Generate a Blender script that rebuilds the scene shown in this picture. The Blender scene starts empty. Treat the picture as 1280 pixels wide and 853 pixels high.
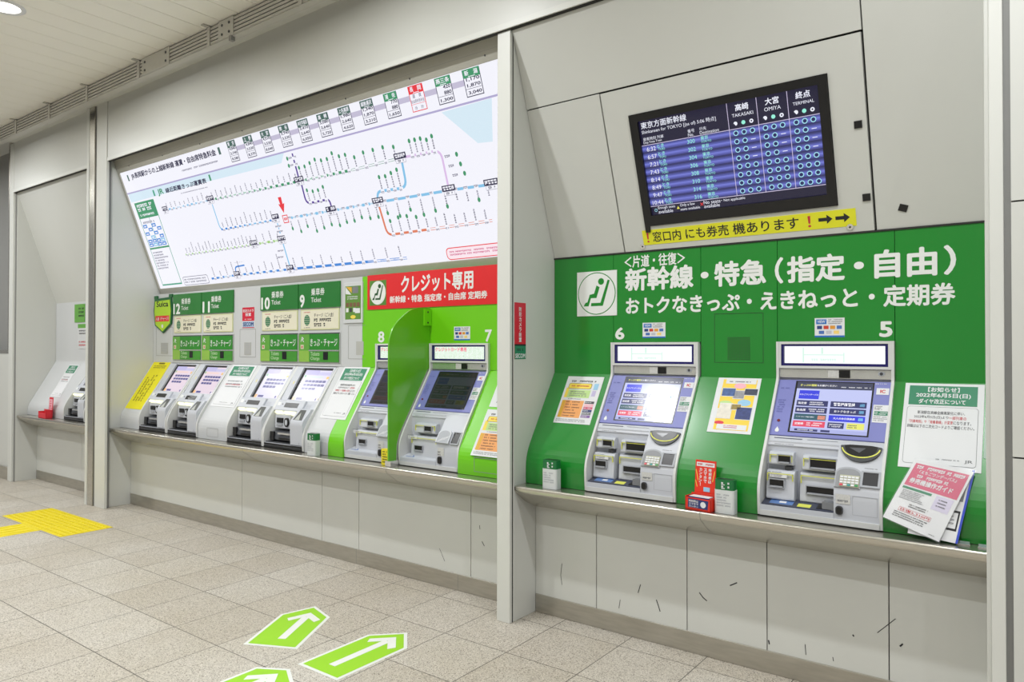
import bpy, math, random
from mathutils import Vector, Matrix

SC = bpy.context.scene
COL = SC.collection
random.seed(7)

# ------------------------------------------------------------------ camera
cam_d = bpy.data.cameras.new('camera')
cam = bpy.data.objects.new('camera', cam_d)
COL.objects.link(cam)
YAW, PIT, ROL, EYE = 0.6431, 0.0110, 0.0011, 1.4754
F_ = Vector((-math.sin(YAW) * math.cos(PIT), math.cos(YAW) * math.cos(PIT), math.sin(PIT)))
R_ = Vector((math.cos(YAW), math.sin(YAW), 0))
U_ = R_.cross(F_)
R2 = R_ * math.cos(ROL) + U_ * math.sin(ROL)
U2 = -R_ * math.sin(ROL) + U_ * math.cos(ROL)
M_ = Matrix((R2, U2, -F_)).transposed().to_4x4()
M_.translation = (0, 0, EYE)
cam.matrix_world = M_
cam_d.sensor_fit = 'HORIZONTAL'
cam_d.sensor_width = 36.0
cam_d.lens = 907.5 / 1280 * 36
cam_d.clip_start = 0.05
SC.camera = cam

# ------------------------------------------------------------------ world
world = bpy.data.worlds.new('concourse_light')
SC.world = world
world.use_nodes = True
_bg = world.node_tree.nodes['Background']
_bg.inputs[0].default_value = (0.96, 0.98, 1.0, 1)
_bg.inputs[1].default_value = 0.24

# ------------------------------------------------------------------ ceiling downlights (light only; the one in view gets its fitting below)
CEIL = 3.85
LAMP_W = 28.0
LAMP_X = [-11.49, -8.66, -5.83, -3.0, -0.17, 2.66]
LAMP_Y = [(1.90, 1.25), (0.25, 1.0), (-1.4, 0.5), (-3.05, 0.5)]
for ly, share in LAMP_Y:
    for lx in LAMP_X:
        ld = bpy.data.lights.new('downlight_lamp', 'AREA')
        ld.shape = 'DISK'
        ld.size = 0.11
        ld.spread = math.radians(170)
        ld.energy = LAMP_W * share
        ld.color = (0.97, 0.99, 1.0)
        lo_ = bpy.data.objects.new('downlight_lamp', ld)
        lo_.location = (lx, ly, CEIL - 0.035)
        COL.objects.link(lo_)

# ------------------------------------------------------------------ exposure
SC.view_settings.view_transform = 'Standard'
SC.view_settings.look = 'None'
SC.view_settings.exposure = 0.0
SC.view_settings.gamma = 1.0
SC.view_settings.use_curve_mapping = False
SC.cycles.max_bounces = 8
SC.cycles.diffuse_bounces = 5
SC.cycles.caustics_reflective = False
SC.cycles.caustics_refractive = False

# ------------------------------------------------------------------ materials
def lin(c):
    r = []
    for x in c[:3]:
        x = x / 255.0
        r.append(x / 12.92 if x <= 0.04045 else ((x + 0.055) / 1.055) ** 2.4)
    return tuple(r) + (1.0,)

MATS = {}
def mat(name, c, rough=0.5, metal=0.0, var=0.04, scale=18.0, emit=0.0, bump=0.0, alpha=1.0, coat=0.0, stretch=None, spec=0.5, lowrough=None):
    if name in MATS:
        return MATS[name]
    m = bpy.data.materials.new(name)
    m.use_nodes = True
    nt = m.node_tree
    b = nt.nodes['Principled BSDF']
    col = lin(c)
    b.inputs['Roughness'].default_value = rough
    b.inputs['Metallic'].default_value = metal
    b.inputs['Specular IOR Level'].default_value = spec
    if coat:
        b.inputs['Coat Weight'].default_value = coat
        b.inputs['Coat Roughness'].default_value = 0.08
    tc = nt.nodes.new('ShaderNodeNewGeometry')
    nz = nt.nodes.new('ShaderNodeTexNoise')
    nz.inputs['Scale'].default_value = scale
    nz.inputs['Detail'].default_value = 3.0
    if stretch:
        mp = nt.nodes.new('ShaderNodeMapping')
        mp.inputs['Scale'].default_value = stretch
        nt.links.new(tc.outputs['Position'], mp.inputs['Vector'])
        nt.links.new(mp.outputs['Vector'], nz.inputs['Vector'])
    else:
        nt.links.new(tc.outputs['Position'], nz.inputs['Vector'])
    mx = nt.nodes.new('ShaderNodeMix')
    mx.data_type = 'RGBA'
    mx.inputs['A'].default_value = tuple(max(0, x * (1 - var)) for x in col[:3]) + (1,)
    mx.inputs['B'].default_value = tuple(min(1, x * (1 + var)) for x in col[:3]) + (1,)
    nt.links.new(nz.outputs['Fac'], mx.inputs['Factor'])
    if emit > 0:
        b.inputs['Base Color'].default_value = (0.01, 0.01, 0.01, 1)
        nt.links.new(mx.outputs['Result'], b.inputs['Emission Color'])
        b.inputs['Emission Strength'].default_value = emit
    else:
        nt.links.new(mx.outputs['Result'], b.inputs['Base Color'])
    if bump:
        bp = nt.nodes.new('ShaderNodeBump')
        bp.inputs['Strength'].default_value = bump
        bp.inputs['Distance'].default_value = 0.002
        nt.links.new(nz.outputs['Fac'], bp.inputs['Height'])
        nt.links.new(bp.outputs['Normal'], b.inputs['Normal'])
    if alpha < 1:
        b.inputs['Alpha'].default_value = alpha
    MATS[name] = m
    return m

def E(name, c, s=1.0, rough=0.25):
    return mat('lit_' + name, c, rough, emit=s, var=0.0)

PANEL = mat('painted_steel_panel', (203, 204, 199), 0.38, var=0.025, scale=2.5)
PANEL2 = mat('painted_steel_post', (210, 211, 206), 0.4, var=0.03, scale=4)
CEILM = mat('ceiling_board', (246, 244, 236), 0.45, var=0.02, scale=3)
LOWER = mat('lower_wall_panel', (205, 206, 201), 0.35, var=0.03, scale=3)
STEEL = mat('brushed_stainless', (200, 196, 186), 0.27, 0.9, var=0.12, scale=7, stretch=(1, 12, 60))
STEELB = mat('baseboard_stainless', (182, 178, 168), 0.28, 0.8, var=0.18, scale=5, stretch=(2, 8, 14))
GAP = mat('dark_joint', (38, 37, 35), 0.8)
GREYGAP = mat('grey_joint_strip', (140, 140, 138), 0.6)
TRUNK = mat('grey_aluminium_rail', (196, 194, 188), 0.45, 0.3, var=0.04)
WHITE = mat('white_plastic', (206, 208, 210), 0.38, var=0.02)
WPAINT = mat('white_vinyl', (228, 230, 228), 0.45, var=0.02)
GREEN = mat('green_enamel', (24, 132, 42), 0.25, var=0.05, scale=3, coat=0.6)
LIME = mat('lime_enamel', (112, 200, 22), 0.3, var=0.04, scale=3, coat=0.25)
SILVER = mat('machine_light_grey', (194, 197, 205), 0.4, var=0.02)
SILVER2 = mat('machine_mid_grey', (164, 167, 174), 0.45, var=0.02)
CHEEK = mat('machine_white_cheek', (210, 211, 210), 0.38, var=0.02)
LILAC = mat('lilac_panel', (122, 126, 190), 0.42, var=0.02)
BLACK = mat('black_plastic', (20, 20, 22), 0.3)
DARK = mat('dark_grey_plastic', (62, 64, 68), 0.4)
YEL = mat('yellow_line', (212, 214, 92), 0.5)
CHROME = mat('polished_steel', (226, 226, 224), 0.2, 0.75, var=0.1, scale=20)
PAPER = mat('white_paper', (222, 223, 226), 0.55, var=0.015)
INK = mat('black_ink', (28, 28, 34), 0.6)
GREYINK = mat('grey_ink', (120, 122, 126), 0.6)
REDINK = mat('red_ink', (196, 48, 58), 0.6)
RED = mat('red_print', (222, 36, 40), 0.35, var=0.03)
PGREEN = mat('print_green', (38, 128, 92), 0.5)

# ------------------------------------------------------------------ geometry helpers
class Frame:
    """A flat working surface: origin, in-plane axes u and v, outward normal n."""
    def __init__(s, o, u, v):
        s.o = Vector(o); s.u = Vector(u).normalized(); s.v = Vector(v).normalized(); s.n = s.u.cross(s.v)
    def to(s, u, v, n=0.0):
        return s.o + s.u * u + s.v * v + s.n * n
    def moved(s, d):
        return Frame(s.o + Vector(d), s.u, s.v)
    def turned(s, u, v, a):
        c, k = math.cos(a), math.sin(a)
        return Frame(s.to(u, v), s.u * c + s.v * k, s.v * c - s.u * k)

W1 = Frame((0, 3.55, 0), (1, 0, 0), (0, 0, 1))
S1 = Frame((0, 3.265, .89), (1, 0, 0), (0, .285, .446))
F1 = Frame((0, 3.265, 0), (1, 0, 0), (0, 0, 1))
U1 = Frame((0, 3.553, 2.0), (1, 0, 0), (0, -.421, 1.206))
W2 = Frame((0, 3.57, 0), (1, 0, 0), (0, 0, 1))
S2 = Frame((0, 3.262, .858), (1, 0, 0), (0, .308, .482))
F2 = Frame((0, 3.262, 0), (1, 0, 0), (0, 0, 1))
MP = Frame((0, 3.63, 2.05), (1, 0, 0), (0, -.40, 1.08))
LW = Frame((0, 3.362, 0), (1, 0, 0), (0, 0, 1))
PL = Frame((0, 3.12, 0), (1, 0, 0), (0, 0, 1))
FL = Frame((0, 0, 0), (1, 0, 0), (0, 1, 0))
PS = Frame((-2.352, 0, 0), (0, 1, 0), (0, 0, 1))
PK = Frame((0, 3.198, .737), (1, 0, 0), (0, .39, 1))
DV = Frame((-3.36, 0, 0), (0, 1, 0), (0, 0, 1))
B3S = Frame((0, 3.265, .83), (1, 0, 0), (0, .285, .5))
B3W = Frame((0, 3.55, 0), (1, 0, 0), (0, 0, 1))

_txt = {}
def glyphs(s):
    """Outline mesh of a line of writing in Blender's built-in font: points and faces, boxed to its own bounds."""
    k = s
    if k not in _txt:
        c = bpy.data.curves.new('t', 'FONT')
        c.body = s
        c.resolution_u = 3
        o = bpy.data.objects.new('t', c)
        COL.objects.link(o)
        me = bpy.data.meshes.new_from_object(o.evaluated_get(bpy.context.evaluated_depsgraph_get()))
        vs = [(v.co.x, v.co.y) for v in me.vertices]
        fs = [tuple(p.vertices) for p in me.polygons]
        up = [p.normal.z for p in me.polygons]
        fs = [f if z >= 0 else f[::-1] for f, z in zip(fs, up)]
        bpy.data.objects.remove(o)
        bpy.data.curves.remove(c)
        bpy.data.meshes.remove(me)
        _txt[k] = (vs, fs)
    return _txt[k]

def rrect(u0, v0, u1, v1, r, seg=4):
    r = min(r, (u1 - u0) / 2, (v1 - v0) / 2)
    P = []
    for cx, cy, a0 in ((u1 - r, v0 + r, -90), (u1 - r, v1 - r, 0), (u0 + r, v1 - r, 90), (u0 + r, v0 + r, 180)):
        for i in range(seg + 1):
            a = math.radians(a0 + 90 * i / seg)
            P.append((cx + r * math.cos(a), cy + r * math.sin(a)))
    return P

def ell(cu, cv, ru, rv=None, seg=20):
    rv = ru if rv is None else rv
    return [(cu + ru * math.cos(2 * math.pi * i / seg), cv + rv * math.sin(2 * math.pi * i / seg)) for i in range(seg)]

def fillet(pts, rad, seg=5):
    """Round the corners of an open 2D polyline; rad = radius per corner (0 keeps it sharp)."""
    out = []
    n = len(pts)
    for i, p in enumerate(pts):
        r = rad[i] if i < len(rad) else 0
        if r <= 0 or i in (0, n - 1):
            out.append(tuple(p)); continue
        p = Vector(p); a = (Vector(pts[i - 1]) - p); b = (Vector(pts[i + 1]) - p)
        la, lb = a.length, b.length
        a.normalize(); b.normalize()
        d = min(r, la * .49, lb * .49)
        s0, s1 = p + a * d, p + b * d
        for j in range(seg + 1):
            t = j / seg
            q = s0 * (1 - t) ** 2 + p * 2 * t * (1 - t) + s1 * t ** 2
            out.append((q.x, q.y))
    return out

class MB:
    """Collects pieces of one mesh with several materials."""
    def __init__(s):
        s.v, s.f, s.mi, s.sm, s.mats = [], [], [], [], []
    def _m(s, m):
        if m not in s.mats:
            s.mats.append(m)
        return s.mats.index(m)
    def add(s, vs, fs, m, smooth=False):
        b = len(s.v); k = s._m(m)
        s.v += [Vector(v) for v in vs]
        for f in fs:
            s.f.append([b + i for i in f]); s.mi.append(k); s.sm.append(smooth)
        return s
    def rect(s, fr, r, n, m):
        u0, v0, u1, v1 = r
        return s.add([fr.to(u0, v0, n), fr.to(u1, v0, n), fr.to(u1, v1, n), fr.to(u0, v1, n)], [(0, 1, 2, 3)], m)
    def face(s, fr, pts, n, m):
        return s.add([fr.to(u, v, n) for u, v in pts], [tuple(range(len(pts)))], m)
    def prism(s, fr, pts, n0, n1, m, side=None):
        k = len(pts)
        ar = sum(pts[i][0] * pts[(i + 1) % k][1] - pts[(i + 1) % k][0] * pts[i][1] for i in range(k))
        if ar < 0:
            pts = pts[::-1]
        s.add([fr.to(u, v, n1) for u, v in pts], [tuple(range(k))], m)
        s.add([fr.to(u, v, n0) for u, v in pts], [tuple(range(k))[::-1]], m)
        s.add([fr.to(u, v, n0) for u, v in pts] + [fr.to(u, v, n1) for u, v in pts],
              [(i, (i + 1) % k, k + (i + 1) % k, k + i) for i in range(k)], side or m)
        return s
    def box(s, fr, r, n0, n1, m, bev=0.0):
        u0, v0, u1, v1 = r
        if not bev:
            return s.prism(fr, [(u0, v0), (u1, v0), (u1, v1), (u0, v1)], n0, n1, m)
        b = min(bev, (u1 - u0) * .4, (v1 - v0) * .4, (n1 - n0) * .8)
        rings = [((u0, v0, u1, v1), n0), ((u0, v0, u1, v1), n1 - b), ((u0 + b * .3, v0 + b * .3, u1 - b * .3, v1 - b * .3), n1 - b * .3), ((u0 + b, v0 + b, u1 - b, v1 - b), n1)]
        vs = []
        for (a, c, d, e), n in rings:
            vs += [fr.to(a, c, n), fr.to(d, c, n), fr.to(d, e, n), fr.to(a, e, n)]
        fs = [(3, 2, 1, 0), (12, 13, 14, 15)]
        for k in range(3):
            fs += [(4 * k + i, 4 * k + (i + 1) % 4, 4 * k + 4 + (i + 1) % 4, 4 * k + 4 + i) for i in range(4)]
        return s.add(vs, fs, m)
    def cube(s, x0, x1, y0, y1, z0, z1, m):
        vs = [(x, y, z) for z in (z0, z1) for y in (y0, y1) for x in (x0, x1)]
        return s.add(vs, [(0, 2, 3, 1), (4, 5, 7, 6), (0, 1, 5, 4), (1, 3, 7, 5), (3, 2, 6, 7), (2, 0, 4, 6)], m)
    def sweepx(s, prof, x0, x1, m, cap=None, smooth=False):
        """Extrude a closed outline given as (y, z) along X."""
        k = len(prof)
        ar = sum(prof[i][0] * prof[(i + 1) % k][1] - prof[(i + 1) % k][0] * prof[i][1] for i in range(k))
        if ar < 0:
            prof = prof[::-1]
        A = [(x0, y, z) for y, z in prof]; B = [(x1, y, z) for y, z in prof]
        s.add(A + B, [(i, i + k, (i + 1) % k + k, (i + 1) % k)[::-1] for i in range(k)], m, smooth)
        s.add(A, [tuple(range(k))[::-1]], cap or m)
        s.add(B, [tuple(range(k))], cap or m)
        return s
    def ring(s, fr, outer, inner, n0, n1, m):
        """Frame between two rectangles."""
        a, b, c, d = outer; e, f, g, h = inner
        for r in ((a, b, c, f), (a, h, c, d), (a, f, e, h), (g, f, c, h)):
            if r[2] - r[0] > 1e-5 and r[3] - r[1] > 1e-5:
                s.box(fr, r, n0, n1, m)
        return s
    def tube(s, pts, r, m, seg=8):
        P = [Vector(p) for p in pts]
        vs = []; fs = []
        for i, p in enumerate(P):
            t = (P[min(i + 1, len(P) - 1)] - P[max(i - 1, 0)]).normalized()
            up = Vector((0, 0, 1)) if abs(t.z) < .9 else Vector((1, 0, 0))
            a = t.cross(up).normalized(); b = a.cross(t)
            vs += [p + (a * math.cos(2 * math.pi * j / seg) + b * math.sin(2 * math.pi * j / seg)) * r for j in range(seg)]
        for i in range(len(P) - 1):
            fs += [(i * seg + j, i * seg + (j + 1) % seg, (i + 1) * seg + (j + 1) % seg, (i + 1) * seg + j) for j in range(seg)]
        fs += [tuple(range(seg))[::-1], tuple((len(P) - 1) * seg + j for j in range(seg))]
        return s.add(vs, fs, m, True)
    def strip(s, fr, pts, w, n, m):
        """A flat line of width w through the points, mitred."""
        k = len(pts); L = []; Rr = []
        for i in range(k):
            p = Vector(pts[i])
            d0 = (p - Vector(pts[i - 1])).normalized() if i else None
            d1 = (Vector(pts[i + 1]) - p).normalized() if i < k - 1 else None
            d = ((d0 or d1) + (d1 or d0)).normalized()
            nn = Vector((-d.y, d.x)); e = d1 or d0
            sc = 1 / max(.4, abs(nn.dot(Vector((-e.y, e.x)))))
            L.append(p + nn * w / 2 * sc); Rr.append(p - nn * w / 2 * sc)
        vs = [fr.to(q.x, q.y, n) for q in L] + [fr.to(q.x, q.y, n) for q in Rr]
        return s.add(vs, [(i, k + i, k + i + 1, i + 1) for i in range(k - 1)], m)
    def text(s, fr, t, r, n, m, bold=0.0, keep=False, align='c'):
        """Writing fitted into the rectangle r; keep holds its proportions."""
        vs, fs = glyphs(t)
        if not vs:
            return s
        x0 = min(a for a, b in vs) - bold; x1 = max(a for a, b in vs) + bold; y0 = min(b for a, b in vs) - bold; y1 = max(b for a, b in vs) + bold
        u0, v0, u1, v1 = r
        su = (u1 - u0) / max(1e-6, x1 - x0); sv = (v1 - v0) / max(1e-6, y1 - y0)
        du = 0
        if keep:
            su2 = min(su, sv)
            du = {'c': .5, 'l': 0, 'r': 1}[align] * ((u1 - u0) - su2 * (x1 - x0))
            v0 += ((v1 - v0) - su2 * (y1 - y0)) / 2
            su = sv = su2
        offs = [(0.0, 0.0)]
        if bold > .015:
            offs = [(bold * math.cos(k * math.pi / 4), bold * math.sin(k * math.pi / 4)) for k in range(8)]
        elif bold:
            offs = [(bold, 0), (-bold, 0), (0, bold), (0, -bold)]
        for k, (oa, ob) in enumerate(offs):
            s.add([fr.to(u0 + du + (a + oa - x0) * su, v0 + (b + ob - y0) * sv, n + k * 2e-5) for a, b in vs], fs, m)
        return s
    def column(s, fr, t, r, n, m, bold=0.0):
        """Writing set vertically, one character under the other."""
        u0, v0, u1, v1 = r
        h = (v1 - v0) / len(t)
        for i, ch in enumerate(t):
            if ch == 'ー':
                s.rect(fr, (u0 * .55 + u1 * .45, v1 - h * (i + .88), u0 * .45 + u1 * .55, v1 - h * (i + .12)), n, m)
            elif ch != ' ':
                s.text(fr, ch, (u0, v1 - h * (i + .94), u1, v1 - h * (i + .06)), n, m, bold, keep=True)
        return s
    def greek(s, fr, r, rows, n, m, seed=0, asp=1.0, ragged=.25, gap=.45):
        """Print too small to read: rows of character-sized marks."""
        rg = random.Random(seed)
        u0, v0, u1, v1 = r
        h = (v1 - v0) / rows
        if h < 2e-4 or u1 <= u0:
            return s
        for k in range(rows):
            ch = h * (1 - gap); w = ch * asp
            vt = v1 - k * h - h * gap / 2
            end = u1 - (u1 - u0) * rg.random() * ragged
            u = u0
            while u + w * .5 < end:
                q = rg.random()
                if q > .08:
                    a, b = u, min(end, u + w * .82)
                    if q > .55:
                        s.rect(fr, (a, vt - ch, a + (b - a) * .3, vt), n, m)
                        s.rect(fr, (a + (b - a) * .45, vt - ch * (.5 + .5 * rg.random()), b, vt), n, m)
                    else:
                        s.rect(fr, (a, vt - ch * .4, b, vt), n, m)
                        s.rect(fr, (a + (b - a) * .2, vt - ch, b, vt - ch * .6), n, m)
                u += w
        return s
    def build(s, name, parent=None, label=None, cat=None, group=None, kind=None, bevel=0.0):
        me = bpy.data.meshes.new(name)
        if parent is not None:
            org = Vector(parent['_o_'])
        elif s.v:
            xs = [v.x for v in s.v]; ys = [v.y for v in s.v]; zs = [v.z for v in s.v]
            org = Vector(((min(xs) + max(xs)) / 2, (min(ys) + max(ys)) / 2, min(zs)))
        me.from_pydata([v - org for v in s.v], [], s.f)
        for m in s.mats:
            me.materials.append(m)
        for p, k, q in zip(me.polygons, s.mi, s.sm):
            p.material_index = k; p.use_smooth = q
        me.update()
        o = bpy.data.objects.new(name, me)
        COL.objects.link(o)
        if parent is not None:
            o.parent = parent
        else:
            o.location = org
            o.matrix_world = Matrix.Translation(org)
        if bevel:
            bv = o.modifiers.new('bevel', 'BEVEL')
            bv.width = bevel; bv.segments = 2; bv.limit_method = 'ANGLE'; bv.angle_limit = math.radians(40)
        if label: o['label'] = label
        if cat: o['category'] = cat
        if group: o['group'] = group
        if kind: o['kind'] = kind
        o['_o_'] = tuple(org)
        return o

def thing(name, label, cat, loc, group=None):
    o = bpy.data.objects.new(name, None)
    o.empty_display_size = 0.05
    COL.objects.link(o)
    o.location = loc
    o.matrix_world = Matrix.Translation(loc)
    o['label'] = label; o['category'] = cat
    if group: o['group'] = group
    o['_o_'] = tuple(loc)
    return o

def copy_thing(root, loc, label):
    """A copy of a thing with copies of its parts and sub-parts."""
    r = root.copy(); COL.objects.link(r); r.location = loc; r['label'] = label
    for ch in list(root.children):
        c = ch.copy(); COL.objects.link(c); c.parent = r
        for g in list(ch.children):
            d = g.copy(); COL.objects.link(d); d.parent = c
    return r

def struct(mb, name, bevel=0.0):
    return mb.build(name, kind='structure', bevel=bevel)

# ================================================================== the setting
def floor_material():
    m = bpy.data.materials.new('terrazzo_tiles')
    m.use_nodes = True
    nt = m.node_tree; N = nt.nodes.new; L = nt.links.new
    b = nt.nodes['Principled BSDF']
    geo = N('ShaderNodeNewGeometry')
    sep = N('ShaderNodeSeparateXYZ'); L(geo.outputs['Position'], sep.inputs[0])
    def math_(op, a, b_=None, c=None):
        n = N('ShaderNodeMath'); n.operation = op
        for i, x in enumerate((a, b_, c)):
            if x is None: continue
            if isinstance(x, (int, float)): n.inputs[i].default_value = x
            else: L(x, n.inputs[i])
        return n.outputs[0]
    def axis(o, off):
        t = math_('DIVIDE', math_('ADD', o, off), 0.4)
        fl = math_('FLOOR', t)
        fr = math_('SUBTRACT', t, fl)
        d = math_('MINIMUM', fr, math_('SUBTRACT', 1.0, fr))
        return fl, d
    fx, dx = axis(sep.outputs[0], 3.347 + 8)
    fy, dy = axis(sep.outputs[1], -2.82 + 8)
    d = math_('MINIMUM', dx, dy)
    grout = math_('LESS_THAN', d, 0.0055)
    comb = N('ShaderNodeCombineXYZ'); L(fx, comb.inputs[0]); L(fy, comb.inputs[1])
    wn = N('ShaderNodeTexWhiteNoise'); wn.noise_dimensions = '2D'; L(comb.outputs[0], wn.inputs['Vector'])
    # chips of the terrazzo
    vor = N('ShaderNodeTexVoronoi'); vor.inputs['Scale'].default_value = 250; L(geo.outputs['Position'], vor.inputs['Vector'])
    ramp = N('ShaderNodeValToRGB')
    sc = N('ShaderNodeSeparateColor'); L(vor.outputs['Color'], sc.inputs[0])
    L(sc.outputs[0], ramp.inputs[0])
    e = ramp.color_ramp.elements
    e[0].position = 0.0; e[0].color = lin((112, 106, 98))
    e[1].position = 1.0; e[1].color = lin((222, 218, 211))
    for p, c in ((0.10, (150, 144, 135)), (0.22, (186, 181, 172)), (0.6, (201, 196, 187)), (0.85, (212, 208, 201))):
        q = e.new(p); q.color = lin(c)
    big = N('ShaderNodeTexNoise'); big.inputs['Scale'].default_value = 1.6; big.inputs['Detail'].default_value = 5; L(geo.outputs['Position'], big.inputs['Vector'])
    tint = N('ShaderNodeValToRGB'); L(big.outputs['Fac'], tint.inputs[0])
    tint.color_ramp.elements[0].position = .3; tint.color_ramp.elements[0].color = (0.90, 0.875, 0.82, 1)
    tint.color_ramp.elements[1].position = .7; tint.color_ramp.elements[1].color = (1, 1, 1, 1)
    mul = N('ShaderNodeMix'); mul.data_type = 'RGBA'; mul.blend_type = 'MULTIPLY'; mul.inputs['Factor'].default_value = 1
    L(ramp.outputs[0], mul.inputs['A']); L(tint.outputs[0], mul.inputs['B'])
    tile = N('ShaderNodeMix'); tile.data_type = 'RGBA'; tile.blend_type = 'MULTIPLY'; tile.inputs['Factor'].default_value = 1
    tr = N('ShaderNodeValToRGB'); L(wn.outputs['Value'], tr.inputs[0])
    tr.color_ramp.elements[0].color = (0.88, 0.85, 0.81, 1); tr.color_ramp.elements[1].color = (1.0, 0.99, 0.98, 1)
    L(mul.outputs['Result'], tile.inputs['A']); L(tr.outputs[0], tile.inputs['B'])
    fin = N('ShaderNodeMix'); fin.data_type = 'RGBA'; L(grout, fin.inputs['Factor'])
    L(tile.outputs['Result'], fin.inputs['A']); fin.inputs['B'].default_value = lin((78, 73, 66))
    L(fin.outputs['Result'], b.inputs['Base Color'])
    rg = math_('MULTIPLY_ADD', big.outputs['Fac'], 0.25, 0.27)
    L(rg, b.inputs['Roughness'])
    bp = N('ShaderNodeBump'); bp.inputs['Strength'].default_value = .25; bp.inputs['Distance'].default_value = .002; bp.invert = True
    L(grout, bp.inputs['Height']); L(bp.outputs['Normal'], b.inputs['Normal'])
    return m

mb = MB(); mb.cube(-13, 3.5, -6, 3.75, -.06, 0, floor_material()); struct(mb, 'floor')

# ceiling of narrow boards running towards the wall
mb = MB()
x = -13.0
while x < 3.5:
    mb.box(Frame((0, 0, CEIL), (1, 0, 0), (0, -1, 0)), (x + .0025, -3.6, x + .2125, 6), -.03, 0, CEILM, bev=.003)
    x += .215
mb.cube(-13, 3.5, -6, 3.6, CEIL + .03, CEIL + .06, GAP)
struct(mb, 'ceiling')

# lintel boards above the bays
def lintel(name, x0, x1, y, z0, z1):
    m = MB()
    m.cube(x0, x1, y, 3.6, z0 + .03, z1, PANEL)
    m.cube(x0, x1, y - .006, y + .03, z0, z0 + .032, PANEL2)
    m.cube(x0, x1, y + .004, y + .026, z0 - .004, z0 + .001, GAP)
    return struct(m, name)
lintel('wall_upper', -6.99, -.19, 3.107, 3.207, 3.76)
lintel('wall_upper_left', -9.25, -7.30, 3.117, 3.207, 3.76)
mb = MB(); mb.cube(-.125, 3.5, 3.12, 3.6, 2.004, 3.76, PANEL); mb.cube(-.125, 3.5, 3.12, 3.6, 1.096, 1.998, PANEL)
mb.cube(-.125, 3.5, 3.12, 3.6, 0, 1.090, PANEL); mb.cube(-.12, 3.5, 3.124, 3.6, 1.085, 2.01, GAP)
struct(mb, 'wall_right')
mb = MB()
mb.cube(-9.25, 3.5, 3.03, 3.6, 3.76, 3.80, PANEL2)
mb.cube(-13, 3.5, 3.10, 3.6, 3.80, CEIL, PANEL)
struct(mb, 'trim_1')

# piers and posts
def pier(name, x0, x1, yf, x0b, x1b, z1=3.76):
    m = MB()
    m.cube(x0, x1, yf, yf + .022, 0, z1, PANEL2)
    m.cube(x0 + .006, x1 - .004, yf + .02, yf + .036, 0, z1, GAP)
    m.cube(x0b, x1b, yf + .034, 3.7, 0, z1, PANEL)
    return struct(m, name, bevel=.003)
pier('trim_2', -2.44, -2.352, 3.12, -2.44, -2.352, 3.207)
mb = MB()
mb.cube(-7.200, -6.998, 3.10, 3.125, 0, 3.76, PANEL2)
mb.cube(-7.11, -7.035, 3.12, 3.16, 0, 3.76, GREYGAP)
mb.cube(-7.11, -7.05, 3.15, 3.7, 0, 3.76, PANEL)
struct(mb, 'trim_3', bevel=.003)
mb = MB()
mb.cube(-7.378, -7.330, 3.088, 3.10, 0, 3.76, PANEL2)
mb.cube(-7.328, -7.226, 3.092, 3.105, 0, 3.76, STEEL)
mb.cube(-7.375, -7.12, 3.106, 3.7, 0, 3.76, GREYGAP)
struct(mb, 'trim_4', bevel=.002)
mb = MB()
mb.cube(-9.36, -9.255, 3.115, 3.14, 0, 3.76, PANEL2)
mb.cube(-9.35, -9.245, 3.135, 3.155, 0, 3.76, GREYGAP)
mb.cube(-9.35, -9.24, 3.15, 3.7, 0, 3.76, PANEL)
struct(mb, 'trim_5', bevel=.003)
mb = MB()
mb.cube(-.19, -.147, 3.115, 3.14, 0, 3.76, PANEL2)
mb.cube(-.205, -.19, 3.13, 3.7, 0, 3.76, PANEL)
mb.cube(-.19, -.12, 3.138, 3.7, 0, 3.76, GREYGAP)
struct(mb, 'trim_6', bevel=.003)
# far left: steel sash over a panel
mb = MB()
mb.cube(-13, -9.40, 3.16, 3.6, 0, 1.42, PANEL)
mb.cube(-13, -9.36, 3.155, 3.6, 1.42, 1.46, STEEL)
mb.cube(-13, -9.40, 3.30, 3.6, 1.46, 3.8, GREYGAP)
mb.cube(-9.46, -9.37, 3.14, 3.32, 1.46, 3.8, STEEL)
struct(mb, 'wall_left')

# lower walls under the counters, with joints and scuffs
def lower_wall(name, x0, x1, seams, scuffs=()):
    m = MB()
    e = [x0] + list(seams) + [x1]
    for a, b in zip(e, e[1:]):
        m.box(LW, (a + .002, .10, b - .002, .62), -.03, 0, LOWER, bev=.002)
    m.cube(x0, x1, 3.37, 3.7, 0, .62, GAP)
    for pts, w in scuffs:
        m.strip(LW, pts, w, .0006, INK)
    return struct(m, name)
J1 = [(-1.9582, 0.1882)[0], (-1.4497, 0.2903)[0], (-1.0632, 0.3678)[0], (-0.5618, 0.4684)[0]]
lower_wall('wall_lower_right', -2.352, -.19, J1, [
    ([(-2.1749, 0.2984), (-2.1832, 0.2342), (-2.1749, 0.1823)], .003), ([(-1.6993, 0.2772), (-1.7137, 0.2312)], .004), ([(-1.6123, 0.2177), (-1.6007, 0.1882), (-1.5915, 0.1627)], .005), ([(-1.8161, 0.1754), (-1.8235, 0.1299)], .003),
    ([(-1.3866, 0.2992), (-1.3673, 0.2786), (-1.3482, 0.2663)], .005), ([(-1.2356, 0.3615), (-1.2010, 0.3822)], .005), ([(-0.6057, 0.2880), (-0.5369, 0.3618)], .003), ([(-0.5217, 0.2519), (-0.5107, 0.2650)], .006),
    ([(-0.7012, 0.2529), (-0.6962, 0.2559)], .009), ([(-1.0562, 0.1496), (-1.0524, 0.1312)], .006), ([(-0.8963, 0.1693), (-0.8929, 0.1234)], .003), ([(-0.7816, 0.1423), (-0.7782, 0.1248)], .003)])
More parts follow.
